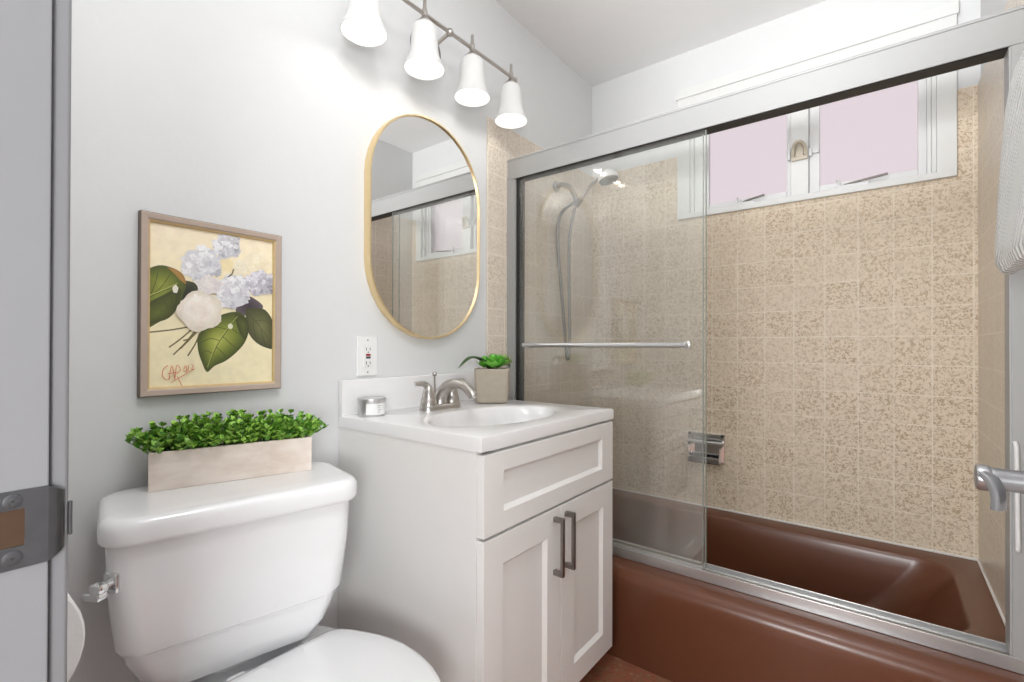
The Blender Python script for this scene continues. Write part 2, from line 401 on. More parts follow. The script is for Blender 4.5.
# window opening
WX0, WX1, WZ0, WZ1 = 0.523, 1.392, 1.670, 2.150
b = MB().box(0, WX0, YF, YF+0.12, 0, ZC).box(WX1, XR, YF, YF+0.12, 0, ZC).box(WX0, WX1, YF, YF+0.12, 0, WZ0).box(WX0, WX1, YF, YF+0.12, WZ1, ZC)
struct('wall_far', b, M['wall'], 'white wall with high window over the bathtub')
# near wall: doorway, and a niche for the paper roll
NX0, NX1, NZ0, NZ1 = 0.475, 0.655, 0.672, 0.848
b = MB().box(0, NX0, YN0, YN1, 0, ZC).box(NX1, DX0-.018, YN0, YN1, 0, ZC).box(NX0, NX1, YN0, YN1, 0, NZ0).box(NX0, NX1, YN0, YN1, NZ1, ZC)
b.box(NX0, NX1, YN0, -0.03, NZ0, NZ1).box(DX0-.018, DX1+.018, YN0, YN1, DZ+.018, ZC).box(DX1+.018, XR, YN0, YN1, 0, ZC)
struct('wall_near', b, M['wall'], 'white wall around the doorway')

b = MB().box(-0.1, 2.7, -1.9, -1.8, 0, ZC).box(-0.2, -0.1, -1.9, YN0, 0, ZC).box(2.6, 2.7, -1.8, YN0, 0, ZC).box(XR, 2.7, YN0-.001, YN0+.05, 0, ZC)
struct('wall_hall', b, M['wall'], 'white hall walls behind the doorway')
struct('ceiling_hall', MB().box(-0.2, 2.7, -1.9, YN0, ZC, ZC+.05), M['ceil'], 'white hall ceiling')
# tile surrounds
CX0, CX1, CZ0, CZ1 = 0.466, 1.447, 1.645, 2.254      # window casing outline
ZR = 0.309
b = MB().box(0.008, CX0, YT, YF, ZR, ZT).box(CX1, XT, YT, YF, ZR, ZT).box(CX0, CX1, YT, YF, ZR, CZ0)
struct('trim_1', b, M['tile_far'], 'beige tile with gold speckles on the wall below the window')
struct('trim_2', MB().box(0, 0.008, 1.437, YF, ZR, ZT, 0.003, 2), M['tile_side'], 'beige speckled tile on the shower wall beside the mirror')
struct('trim_3', MB().box(XT, XR, 1.44, YF, ZR, ZT, 0.003, 2), M['tile_side'], 'beige speckled tile on the right shower wall')

# window (structure)
win = thing('window_1', 'white framed two-pane high window above the bathtub', None, (0.95, YF, CZ0), kind='structure')
yc0 = 2.280
b = MB()
b.box(CX0, WX0, yc0, YF, CZ0, CZ1, 0.004).box(WX1, CX1, yc0, YF, CZ0, CZ1, 0.004)
b.box(WX0-.002, WX1+.002, yc0+.001, YF, CZ0, WZ0, 0.003).box(WX0-.002, WX1+.002, yc0+.001, YF, WZ1, CZ1, 0.003)
b.box(CX0-0.004, CX1+0.004, yc0-0.008, YF, CZ1-0.042, CZ1+0.004, 0.003)
obj('casing', b, M['window'], win)
b = MB().box(WX0, WX0+.012, YF, YF+.10, WZ0, WZ1).box(WX1-.012, WX1, YF, YF+.10, WZ0, WZ1).box(WX0, WX1, YF, YF+.10, WZ0, WZ0+.006).box(WX0, WX1, YF, YF+.10, WZ1-.01, WZ1)
b.box(WX0+.012, 0.582, 2.325, 2.37, WZ0, WZ1, .002).box(1.368, WX1-.012, 2.325, 2.37, WZ0, WZ1, .002)
obj('window_frame', b, M['window'], win)
obj('mullion', MB().box(0.934, 0.998, 2.300, 2.372, WZ0, WZ1, .004), M['window'], win)
for (a0, a1, x0, x1) in ((0.582, 0.934, 0.597, 0.916), (0.998, 1.368, 1.034, 1.343)):
    b = MB().box(a0, x0, 2.332, 2.356, WZ0+.006, WZ1-.01, .002).box(x1, a1, 2.332, 2.356, WZ0+.006, WZ1-.01, .002)
    b.box(x0, x1, 2.332, 2.356, WZ0+.006, 1.706, .002).box(x0, x1, 2.332, 2.356, WZ1-.03, WZ1-.01, .002)
    s = obj('sash', b, M['trimw'], win)
    obj('window_pane', MB().box(x0-.002, x1+.002, 2.343, 2.347, 1.703, WZ1-.027), M['pane'], s)
    # crank operator on the sill
    ox = 0.735 if x0 < 0.9 else 1.105
    L = 0.10 if x0 < 0.9 else 0.15
    b = MB().box(ox-.012, ox+L*.62, 2.298, 2.325, WZ0+.002, WZ0+.014, .003)
    b.tube(smooth_path([(ox, 2.312, WZ0+.012), (ox-.004, 2.310, WZ0+.032), (ox-.012, 2.306, WZ0+.04)]), .005, 8)
    obj('crank_operator', b, M['trimw'], win)
    b = MB().tube(smooth_path([(ox+.012, 2.312, WZ0+.016), (ox+L*.45, 2.306, WZ0+.022), (ox+L, 2.302, WZ0+.030)]), .0045, 8)
    obj('crank_handle', b, M['dnickel'], win)
    for hz in (1.86,):
        obj('sash_latch', MB().box(a0+.002 if x0 > .9 else x1, x0 if x0 > .9 else a1-.002, 2.318, 2.334, hz-.018, hz+.018, .004).box((a0 if x0 > .9 else x1+.004), (a0+.012 if x0 > .9 else x1+.016), 2.308, 2.320, hz-.03, hz+.004, .003), M['trimw'], s)
b = MB().tube(smooth_path([(0.942, 2.297, 1.812), (0.946, 2.285, 1.855), (0.957, 2.278, 1.874), (0.974, 2.278, 1.874), (0.986, 2.285, 1.855), (0.990, 2.297, 1.812)]), .0075, 8)
b.box(0.937, 0.996, 2.288, 2.302, 1.806, 1.822, .003).box(0.952, 0.981, 2.292, 2.302, 1.815, 1.872, .004)
b.move((0, 0, .010))
obj('mullion_latch', b, M['latch'], win)

# door frame, strike plate, open door
dj = thing('trim_4', 'grey white door jamb with a steel strike plate', None, (DX0, YN1, 0), kind='structure')
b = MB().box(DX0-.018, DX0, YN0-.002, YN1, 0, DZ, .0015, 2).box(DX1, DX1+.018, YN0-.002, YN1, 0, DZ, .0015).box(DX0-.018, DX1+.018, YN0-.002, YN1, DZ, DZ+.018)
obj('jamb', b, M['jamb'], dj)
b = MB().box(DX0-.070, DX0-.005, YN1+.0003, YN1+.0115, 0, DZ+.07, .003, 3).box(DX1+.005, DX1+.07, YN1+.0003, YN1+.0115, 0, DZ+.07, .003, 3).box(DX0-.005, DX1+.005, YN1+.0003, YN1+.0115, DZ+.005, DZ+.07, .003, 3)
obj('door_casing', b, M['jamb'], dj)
sx = DX0+.0012
zs0, zs1 = 0.8875, 0.9415
def strike():
    b = MB()
    ys, ye = 0.020, 0.0685
    hy0, hy1, hz0, hz1 = 0.030, 0.0565, 0.9030, 0.9285
    b.box(DX0-.001, sx, ys, hy0, zs0, zs1).box(DX0-.001, sx, hy1, ye, zs0, zs1).box(DX0-.001, sx, hy0, hy1, zs0, hz0).box(DX0-.001, sx, hy0, hy1, hz1, zs1)
    # curled lip
    prof = [(sx, ye), (sx-.0006, ye+.0035), (sx-.002, ye+.0065), (sx-.0045, ye+.009), (sx-.008, ye+.0102)]
    r = []
    for (px, py) in prof:
        k = (py-ye)/.0102*.007
        r.append([(px, py, zs0+k), (px, py, zs1-k), (px-.0012, py-.0004, zs1-k), (px-.0012, py-.0004, zs0+k)])
    b.loft(r)
    return b
sp_ = obj('strike_plate', strike(), M['strike'], dj, 'worn steel strike plate')
obj('latch_pocket', MB().box(DX0-.0008, DX0-.0002+.0004, .0285, .058, .9015, .930).box(DX0-.0008, DX0+.0010, .056, .0585, .9065, .9255), [M['wood']], sp_, 'bare brown wood pocket')
for zz in (0.9345, 0.8955):
    b = MB().lathe([(.0052, 0), (.0050, .0006), (.003, .0010)], (sx-.0002, .0505, zz), 'x', 20)
    sc = obj('screw', b, M['strike'], sp_)
    b = MB().box(sx+.0006, sx+.0010, .0470, .0540, zz-.0005, zz+.0005).box(sx+.0006, sx+.0010, .0500, .0510, zz-.0030, zz+.0030)
    obj('screw_slot', b, M['slot'], sc)
obj('latch_lip_gap', MB().box(DX0-.0075, DX0-.0045, YN1+.0112, YN1+.0135, 0.901, 0.926, .0008), M['slot'], sp_)

door = thing('door_1', 'open bathroom door with a lever handle', None, (1.42, 0.078, 0), kind='structure')
LX0 = 1.388
b = MB().box(LX0, LX0+.035, .085, .688, .012, 2.02, .002)
obj('door_leaf', b, M['trimw'], door)
lv_y, lv_z = 0.600, 0.9255
b = MB().lathe([(.030, 0), (.030, -.006), (.024, -.010), (.0096, -.012), (.0096, -.060), (.0098, -.0605), (.0098, -.066)], (LX0, lv_y, lv_z), 'x', 28)
b.lathe([(.0098, -.0655), (.0112, -.067), (.0114, -.069), (.0114, -.0735), (.0104, -.0755), (.008, -.076)], (LX0, lv_y, lv_z), 'x', 28)
hd = obj('door_handle', b, M['handle'], door, 'satin lever door handle')
# lever blade curving down
arc = smooth_path([(1.3190, lv_y-.007, lv_z+.004), (1.3215, lv_y-.012, lv_z+.001), (1.3240, lv_y-.016, lv_z-.006), (1.3250, lv_y-.018, lv_z-.014), (1.3245, lv_y-.018, lv_z-.0225)], 6)
b = MB()
rings = []
for i, p in enumerate(arc):
    t = (arc[min(i+1, len(arc)-1)]-arc[max(i-1, 0)]).normalized(); wv = Vector((.55, .83, 0)); wv = (wv-t*wv.dot(t)).normalized(); nn = t.cross(wv)
    hw, th = .0072, .0032
    rings.append([p+wv*hw*math.cos(a)+nn*th*math.sin(a) if False else p+wv*hw*(1 if math.cos(a) > 0 else -1)*abs(math.cos(a))**.5+nn*th*(1 if math.sin(a) > 0 else -1)*abs(math.sin(a))**.5 for a in [2*PI*k/16+.001 for k in range(16)]])
b.loft(rings)
obj('lever_blade', b, M['handle'], hd)
obj('set_screw', MB().lathe([(.0022, 0), (.0022, .0008)], (LX0-.022, lv_y-.0098, lv_z-.001), 'y', 10), M['black'], hd)

# ------------------------------------------------------------------ bathtub
tub = thing('bathtub', 'glossy brown built-in bathtub behind the sliding glass shower door', 'bathtub', (0.75, 1.9, 0))
tx0, tx1, ty1 = 0.002, XT-.001+.006, YF-.001
ya = 1.4816
def tring(y0, z, r=.004, d=0.0): return rrect(tx0, tx1, y0, ty1, r, z, 8)
rings = [tring(ya+.012, 0.0), tring(ya+.010, .03), tring(ya+.004, .20), tring(ya, .245), tring(ya, .262)]
for k in range(1, 8):
    a = PI/2*k/7; rings.append(tring(ya+.046*(1-math.cos(a)), .262+.046*math.sin(a)))
bx0, bx1, by0, by1 = .10, 1.425, 1.672, 2.205
def bring(e, z, r, ex=0.0): return rrect(bx0+e, bx1-e-ex, by0+e*.8, by1-e*.8, r, z, 8)
rings += [bring(-.010, .308, .11), bring(-.004, .3065, .105), bring(.002, .302, .10), bring(.006, .292, .10), bring(.012, .26, .10, .012), bring(.022, .18, .10, .06), bring(.034, .10, .10, .12), bring(.050, .065, .11, .16), bring(.085, .045, .10, .19), bring(.16, .040, .08, .2)]
b = MB().loft(rings, cap0=False, cap1=True)
obj('tub_body', b, M['tub'], tub)
obj('tub_drain', MB().lathe([(.022, 0), (.022, .003), (.015, .004)], (.34, 1.93, .0395)), M['chrome'], tub)
obj('caulk_bead', MB().tube([(0.01, YT-.001, .311), (XT-.002, YT-.001, .311)], .0045, 8).tube([(XT-.001, 1.57, .311), (XT-.001, YT, .311)], .0045, 8), M['grout'], tub, 'white caulk bead')

# ------------------------------------------------------------------ shower enclosure
fr = thing('shower_door_frame', 'satin aluminium frame around the tub opening with wide header', 'shower frame', (0.75, 1.58, .309))
ys = 1.560
zt_, zb_, hb, ht = .342, .309, 1.7305, 1.8142
b = MB().box(.0085, XT-.0005, ys, ys+.058, hb+.002, ht, .003, 2).box(.0085, XT-.0005, ys-.003, ys+.004, ht-.007, ht+.001, .002, 2).box(.0085, XT-.0005, ys-.002, ys+.003, hb, hb+.010, .0015, 2)
obj('header', b, M['alum'], fr)
obj('header_channel', MB().box(.05, 1.47, ys+.005, ys+.054, hb-.001, hb+.004), M['black'], fr, 'black underside channel')
for (x0, x1, mm) in ((.0085, .050, 'alum'), (1.4705, XT-.0005, 'alum')):
    b = MB().box(x0, x1, ys+.002, ys+.056, zt_-.001, hb+.001, .002)
    b.box(x0 if x0 < .5 else x0+.004, x1-.006 if x0 < .5 else x1, ys-.001, ys+.004, zt_, hb, .0015)
    obj('post', b, M[mm], fr)
b = MB().box(.0085, XT-.0005, ys, ys+.058, zb_, zb_+.020, .002)
b.box(.0085, XT-.0005, ys-.0015, ys+.005, zb_, zt_, .0015).box(.0085, XT-.0005, ys+.027, ys+.031, zb_, zt_-.006, .001).box(.0085, XT-.0005, ys+.053, ys+.058, zb_, zt_+.002, .0015)
obj('bottom_track', b, M['alumd'], fr)
obj('post_reflection', MB().tube(smooth_path([(1.478, ys-.004, .83), (1.480, ys-.010, .81), (1.481, ys-.010, .70), (1.482, ys-.010, .60), (1.482, ys-.004, .585)]), .0045, 10), M['trimw'], fr, 'slim white strip in place of a reflection on the post')  # white strip modelled to stand for a reflection on the right post

def glass_door(yg, x0, x1, label, bar, railx1):
    p = thing('sliding_glass_door', label, 'glass door', ((x0+x1)/2, yg, zt_))
    g = MB().box(x0+.012, x1-.0035, yg-.003, yg+.003, zt_+.004, hb+.002)
    obj('glass_pane', g, M['glass'], p)
    obj('glass_edge', MB().box(x1-.0034, x1-.001, yg-.0032, yg+.0032, zt_+.004, hb-.002, .0008), M['gedge'], p, 'green polished glass edge')
    obj('side_gasket', MB().box(x0-.002, x0+.012, yg-.006, yg+.006, zt_, hb, .001), M['black'], p, 'black vertical gasket')
    obj('bottom_rail', MB().box(x0, railx1, yg-.007, yg+.007, zt_-.016, zt_+.006, .002), M['alumd'], p)
    if bar:
        t = MB().tube([(.112, yg-.040, 1.048), (.752, yg-.040, 1.048)], .0085, 14)
        tb = obj('towel_bar', t, M['alumd'], p)
        for xb in (.122, .742):
            obj('bar_bracket', MB().tube([(xb, yg-.0405, 1.048), (xb, yg-.002, 1.048)], .0075, 12).lathe([(.013, 0), (.013, -.005), (.009, -.007)], (xb, yg-.0032, 1.048), 'y', 18), M['alumd'], tb)
    return p
glass_door(1.573, .053, .803, 'outer sliding glass shower door with the horizontal towel bar', True, .790)
glass_door(1.601, .053, .786, 'inner sliding glass shower door parked just behind the towel-bar door', False, .776)

# ------------------------------------------------------------------ hand shower
hs = thing('hand_shower', 'chrome hand shower with hanging hose on the left shower wall', 'shower', (.008, 1.93, 1.80))
b = MB().lathe([(.026, 0), (.026, .003), (.015, .012), (.011, .014)], (.008, 1.93, 1.802), 'x', 22)
b.tube(smooth_path([(.012, 1.93, 1.802), (.045, 1.93, 1.806), (.085, 1.93, 1.785), (.112, 1.93, 1.742), (.120, 1.93, 1.715)]), .0115, 14)
obj('shower_arm', b, M['dnickel'], hs)
b = MB().sphere((.123, 1.93, 1.708), .017).tube([(.118, 1.93, 1.690), (.146, 1.93, 1.722)], .014, 14)
obj('bracket', b, M['dnickel'], hs)
b = MB().tube(smooth_path([(.112, 1.93, 1.683), (.150, 1.928, 1.722), (.205, 1.925, 1.775), (.250, 1.922, 1.800)]), [.0095]*8+[.0085]*8+[.010]*9, 12)
sh = obj('handle', b, M['chrome'], hs)
R_ = Matrix.Rotation(math.radians(-14), 4, 'Y')
hd_ = MB().lathe([(.012, .040), (.026, .032), (.043, .014), (.046, .004), (.046, -.004), (.043, -.006)], (0, 0, 0), 'z', 28)
hd_.v = [tuple(R_ @ Vector(p) + Vector((.288, 1.92, 1.778))) for p in hd_.v]
obj('shower_head', hd_, M['label'], hs, 'white shower head')
fc = MB().lathe([(.042, -.0062), (.038, -.010), (.01, -.0115)], (0, 0, 0), 'z', 28)
fc.v = [tuple(R_ @ Vector(p) + Vector((.288, 1.92, 1.778))) for p in fc.v]
obj('spray_face', fc, M['rubber'], hs, 'dark grey spray face')
hose = smooth_path([(.113, 1.930, 1.690), (.105, 1.932, 1.655), (.082, 1.936, 1.56), (.078, 1.938, 1.42), (.080, 1.938, 1.26), (.082, 1.938, 1.10), (.080, 1.938, 1.01), (.074, 1.938, .985), (.066, 1.938, 1.005), (.056, 1.936, 1.12), (.040, 1.934, 1.30), (.022, 1.932, 1.50), (.022, 1.931, 1.62), (.050, 1.929, 1.68), (.112, 1.93, 1.712)], 8)
obj('hose', MB().tube(hose, .0075, 10), M['dnickel'], hs)

# ------------------------------------------------------------------ soap dish
sd = thing('soap_dish', 'chrome soap dish with grab bar set in the speckled tile wall', 'soap dish', (.595, YT, .58))
x0, x1, z0, z1 = .516, .677, .515, .647
b = MB().box(x0, x0+.018, YT-.012, YT, z0, z1, .003).box(x1-.018, x1, YT-.012, YT, z0, z1, .003).box(x0, x1, YT-.012, YT, z1-.014, z1, .003).box(x0+.01, x1-.01, YT-.002, YT, z0+.004, z1-.004)
obj('wall_plate', b, M['chrome'], sd)
rg = []
for k in range(9):
    a = PI*k/8
    rg.append([(x0+.018, YT-.002-.045*math.sin(a), z0+.004+.030*(1-math.sin(a))*.6), (x1-.018, YT-.002-.045*math.sin(a), z0+.004+.030*(1-math.sin(a))*.6)])
b = MB()
b.box(x0+.012, x1-.012, YT-.046, YT, z0, z0+.010, .004).box(x0+.012, x1-.012, YT-.046, YT-.040, z0+.004, z0+.030, .002).box(x0+.008, x0+.016, YT-.044, YT, z0, z0+.075, .003).box(x1-.016, x1-.008, YT-.044, YT, z0, z0+.075, .003)
obj('soap_tray', b, M['chrome'], sd)
obj('grab_bar', MB().tube([(x0+.004, YT-.038, z1-.036), (x1-.004, YT-.038, z1-.036)], .0075, 12).tube([(x0+.008, YT-.038, z1-.036), (x0+.008, YT, z1-.036)], .006, 10).tube([(x1-.008, YT-.038, z1-.036), (x1-.008, YT, z1-.036)], .006, 10), M['alumd'], sd)

# ------------------------------------------------------------------ vanity
VY0, VY1, VZ = .7905, 1.4205, .8096
va = thing('vanity_cabinet', 'white shaker bathroom vanity cabinet with two doors under the sink', 'cabinet', (.28, 1.109, 0))
b = MB()
for y0_, y1_ in ((VY0, VY0+.018), (VY1-.018, VY1)): b.box(.003, .535, y0_, y1_, .0835, VZ).box(.003, .465, y0_, y1_, 0, .0836)
b.box(.003, .012, VY0+.018, VY1-.018, .08, VZ)
b.box(.012, .535, VY0+.018, VY1-.018, .085, .103).box(.453, .463, VY0+.018, VY1-.018, 0, .085)
b.box(.518, .535, VY0+.018, VY1-.018, .600, .640).box(.518, .535, VY0+.018, VY1-.018, .780, VZ).box(.523, .535, VY0+.018, VY0+.05, .10, VZ).box(.523, .535, VY1-.05, VY1-.018, .10, VZ)
obj('carcass', b, M['cab'], va)
def shaker(ya_, yb_, za, zb, fl_, fr_, fv):
    X0, X1, XP = .5355, .556, .5455
    b = MB().box(X0, XP, ya_+fl_-.006, yb_-fr_+.006, za+fv-.006, zb-fv+.006)
    b.box(X0, X1, ya_, ya_+fl_, za, zb, .0012).box(X0, X1, yb_-fr_, yb_, za, zb, .0012).box(X0, X1, ya_+fl_-.001, yb_-fr_+.001, za, za+fv, .0012).box(X0, X1, ya_+fl_-.001, yb_-fr_+.001, zb-fv, zb, .0012)
    # sloped inner edge
    o = [(ya_+fl_, za+fv), (yb_-fr_, za+fv), (yb_-fr_, zb-fv), (ya_+fl_, zb-fv)]; s = .009
    i = [(ya_+fl_+s, za+fv+s), (yb_-fr_-s, za+fv+s), (yb_-fr_-s, zb-fv-s), (ya_+fl_+s, zb-fv-s)]
    b.add([(X1-.001, y, z) for y, z in o]+[(XP+.0003, y, z) for y, z in i], [[k, (k+1) % 4, 4+(k+1) % 4, 4+k] for k in range(4)], 0, False)
    return b
obj('drawer_front', shaker(VY0+.002, VY1-.002, .6195, .802, .070, .072, .045), M['cab'], va)
for (ya_, yb_, hy) in ((VY0+.002, 1.1075, 1.075), (1.1105, VY1-.002, 1.131)):
    d = obj('cabinet_door', shaker(ya_, yb_, .0835, .6125, .068, .066, .068), M['cab'], va)
    zl, zh = .440, .5925
    b = MB().box(.578, .586, hy-.006, hy+.006, zl, zh, .001).box(.556, .582, hy-.006, hy+.006, zl, zl+.013, .001).box(.556, .582, hy-.006, hy+.006, zh-.013, zh, .001)
    obj('pull_handle', b, M['dnickel'], d, 'dark nickel bar pull')

ct = thing('vanity_countertop', 'white cultured marble countertop with oval basin and backsplash', 'countertop', (.28, 1.109, VZ))
CX_, CY_, AX, AY = .345, 1.09, .140, .238
Zt = .8426
X0, X1, Y0, Y1 = .0015, .553, .788, 1.430
N = 96
def rect_pt(a, ins=0.0):
    dx, dy = math.cos(a), math.sin(a); t = 1e9
    if dx > 1e-9: t = min(t, (X1-ins-CX_)/dx)
    if dx < -1e-9: t = min(t, (X0+ins-CX_)/dx)
    if dy > 1e-9: t = min(t, (Y1-ins-CY_)/dy)
    if dy < -1e-9: t = min(t, (Y0+ins-CY_)/dy)
    return CX_+dx*t, CY_+dy*t
corner = [math.atan2(y-CY_, x-CX_) % (2*PI) for x in (X0, X1) for y in (Y0, Y1)]
angs = sorted([2*PI*i/N for i in range(N)]+corner)
def oval(s, z): return [(CX_+AX*s*math.cos(a), CY_+AY*s*math.sin(a), z) for a in angs]
def oval_dir(s, z):   # same angular directions as the rectangle points
    out = []
    for a in angs:
        k = 1/math.sqrt((math.cos(a)/AX)**2+(math.sin(a)/AY)**2); out.append((CX_+s*k*math.cos(a), CY_+s*k*math.sin(a), z))
    return out
def rct(ins, z): return [rect_pt(a, ins)+(z,) for a in angs]
rings = [rct(.03, VZ), rct(0, VZ), rct(0, Zt-.006), rct(.002, Zt-.0015), rct(.006, Zt), oval_dir(1.10, Zt), oval_dir(1.05, Zt-.0004), oval_dir(1.0, Zt-.003)]
b = MB().loft(rings, False, False)
obj('counter_slab', b, M['counter'], ct)
rings = [oval_dir(1.0, Zt-.003), oval_dir(.97, Zt-.010), oval_dir(.93, Zt-.030), oval_dir(.86, Zt-.065), oval_dir(.74, Zt-.100), oval_dir(.55, Zt-.125), oval_dir(.3, Zt-.138), oval_dir(.10, Zt-.141)]
obj('basin', MB().loft(rings, False, True), M['counter'], ct)
obj('drain', MB().lathe([(.021, 0), (.021, .003), (.012, .004), (.012, .010), (.004, .012)], (CX_, CY_, Zt-.1415)), M['nickel'], ct)
obj('backsplash', MB().box(.0015, .021, Y0, Y1-.002, Zt-.004, .9445, .003, 2), M['counter'], ct)

# faucet
fa = thing('faucet', 'brushed nickel two-handle faucet behind the basin', 'faucet', (.115, 1.080, Zt))
fx, fy = .118, 1.080
b = MB().loft([[(x+fx, y+fy, z) for x, y, z in rrect(-.028*s, .028*s, -.080*s2, .080*s2, .027*s, Zt+h)] for s, s2, h in ((1, 1, 0), (1, 1, .008), (.94, .97, .014), (.8, .9, .017))])
obj('base_plate', b, M['nickel'], fa)
for sgn in (-1, 1):
    hy = fy+sgn*.051
    b = MB().lathe([(.0265, .010), (.0255, .022), (.0225, .036), (.021, .038), (.0205, .041), (.0195, .050), (.0165, .061), (.013, .069), (.0095, .075)], (fx, hy, Zt))
    h = obj('handle', b, M['nickel'], fa)
    tip = smooth_path([(fx, hy, Zt+.062), (fx-.001, hy+sgn*.007, Zt+.076), (fx-.001, hy+sgn*.022, Zt+.083), (fx, hy+sgn*.042, Zt+.084), (fx, hy+sgn*.056, Zt+.0845)], 6)
    obj('handle_lever', MB().tube(tip, [.013]*6+[.0095]*6+[.0075]*6+[.0065]*7, 12, flat=.75), M['nickel'], h)
path = smooth_path([(fx-.002, fy, Zt+.012), (fx+.002, fy, Zt+.038), (fx+.022, fy, Zt+.066), (fx+.062, fy, Zt+.083), (fx+.105, fy, Zt+.077), (fx+.136, fy, Zt+.055), (fx+.142, fy, Zt+.044)], 6)
rr = [.025-.011*min(1, i/20) for i in range(len(path))]
b = MB().tube(path, rr, 16)
obj('spout', b, M['nickel'], fa)
b = MB().tube([(fx-.020, fy-.004, Zt+.012), (fx-.024, fy-.004, Zt+.105)], .0028, 8).sphere((fx-.0243, fy-.004, Zt+.110), .0078)
obj('lift_rod', b, M['nickel'], fa)

# candle tin
tn = thing('candle_tin', 'small round silver candle tin with white label on the countertop', 'tin', (.078, .846, Zt))
b = MB().lathe([(.037, 0), (.0385, .002), (.0385, .038), (.037, .039)], (.078, .846, Zt), n=36)
obj('tin_body', b, M['tin'], tn)
obj('tin_lid', MB().lathe([(.0392, .0375), (.0396, .039), (.0396, .050), (.038, .0515), (.034, .051), (.033, .0500)], (.078, .846, Zt), n=36), M['tin'], tn)
b = MB(); r = []
for k in range(13):
    a = math.radians(-58+ k*8.5)
    r.append([(.078+rr_*math.cos(a), .846+rr_*math.sin(a), Zt+z) for rr_, z in ((.0388, .006), (.0388, .037), (.0391, .037), (.0391, .006))])
b.loft(r)
lb = obj('paper_label', b, M['label'], tn)
b = MB()
for k in range(4):
    r = []
    for q in range(5):
        a = math.radians(-12+q*(5 if k % 2 else 3.6)); z = Zt+.012+k*.006
        r.append([(.078+.0393*math.cos(a), .846+.0393*math.sin(a), z+d) for d in (0, .0018)])
    b.loft([[p[0], p[1]] for p in r], False, False, closed=False)
obj('label_print', b, M['grey'], lb)

# succulent pot
PX, PY = .132, 1.322
sp = thing('succulent_pot', 'square grey concrete pot of bright green succulents beside the faucet', 'potted plant', (PX, PY, Zt))
rot = math.radians(36)
def pring(h, r, z): return rrect(-h, h, -h, h, r, z, 5)
rings = [pring(.044, .016, Zt), pring(.053, .016, Zt+.004), pring(.0570, .014, Zt+.014), pring(.0605, .011, Zt+.110), pring(.0605, .010, Zt+.120), pring(.0565, .008, Zt+.1215), pring(.0475, .006, Zt+.120), pring(.0455, .006, Zt+.105)]
b = MB().loft(rings, True, True).rotz(rot).move((PX, PY, 0))
obj('pot', b, M['concrete'], sp)
b = MB().loft([pring(.0442, .006, Zt+.104), pring(.040, .006, Zt+.116), pring(.02, .006, Zt+.118)], True, True).rotz(rot).move((PX, PY, 0))
obj('soil', b, M['soil'], sp)
def blade(b, base, direction, up, length, width, thick, curve=0.0, n=6, droop=0.0):
    d = Vector(direction).normalized(); u = Vector(up).normalized(); s = d.cross(u).normalized(); u = s.cross(d)
    rings = []
    for i in range(n+1):
        t = i/n; wd = width*(math.sin(PI*(0.18+0.80*t)))*(1 if i < n else .15); th = thick*(1-.75*t)
        c = Vector(base)+d*length*t+u*(curve*t*t*length)+Vector((0, 0, -droop*t*t*length))
        rings.append([c+s*wd, c+u*th*.6-s*wd*.0, c-s*wd, c-u*th])
    b.loft(rings)
zt2 = Zt+.120
random.seed(3)
b = MB()     # bright rosettes
for (ox, oy, R) in ((.028, -.030, .046), (.018, .014, .042), (-.014, -.030, .034), (.030, -.006, .040)):
    c0 = Vector((PX+ox, PY+oy, zt2))
    for ring in range(4):
        n = 9-ring
        for k in range(n):
            a = 2*PI*(k+.5*ring)/n; el = .25+.33*ring
            d = (math.cos(a)*math.cos(el), math.sin(a)*math.cos(el), math.sin(el))
            blade(b, c0+Vector((0, 0, .008+.006*ring)), d, (0, 0, 1), R*(1-.14*ring), R*.30, .004, .35)
obj('succulent', b, M['succ'], sp, 'bright green succulent rosettes')
b = MB()     # pale rosette at the right and thin spikes
c0 = Vector((PX+.020, PY+.046, zt2+.012))
for ring in range(3):
    for k in range(8-ring):
        a = 2*PI*(k+.5*ring)/(8-ring); el = .3+.4*ring
        blade(b, c0, (math.cos(a)*math.cos(el), math.sin(a)*math.cos(el), math.sin(el)), (0, 0, 1), .040, .012, .003, .25)
for k in range(9):
    a = random.uniform(0, 2*PI); blade(b, (PX+.01, PY-.006, zt2), (math.cos(a)*.5, math.sin(a)*.5, 1), (1, 0, .2), random.uniform(.045, .066), .004, .002, .1)
obj('succulent', b, M['succp'], sp, 'pale green succulent rosette and spikes')
b = MB()     # long dark arching leaves
for pts, wd in (([(PX-.01, PY-.01, zt2), (PX-.015, PY-.045, zt2+.034), (PX-.020, PY-.100, zt2+.040), (PX-.024, PY-.150, zt2+.006)], .016),
            ([(PX-.01, PY+.01, zt2), (PX-.008, PY+.045, zt2+.034), (PX-.006, PY+.085, zt2+.030), (PX-.004, PY+.108, zt2+.000)], .014),
            ([(PX+.01, PY-.02, zt2), (PX+.005, PY-.045, zt2+.028), (PX-.003, PY-.07, zt2+.026)], .012),
            ([(PX+.0, PY+.02, zt2), (PX+.02, PY+.045, zt2+.03), (PX+.03, PY+.075, zt2+.02)], .012)):
    p = smooth_path(pts, 6); n = len(p)
    b.tube(p, [wd*max(.12, math.sin(PI*(.15+.83*i/(n-1)))) for i in range(n)], 8, flat=.28)
obj('succulent', b, M['succd'], sp, 'dark arching succulent leaves')

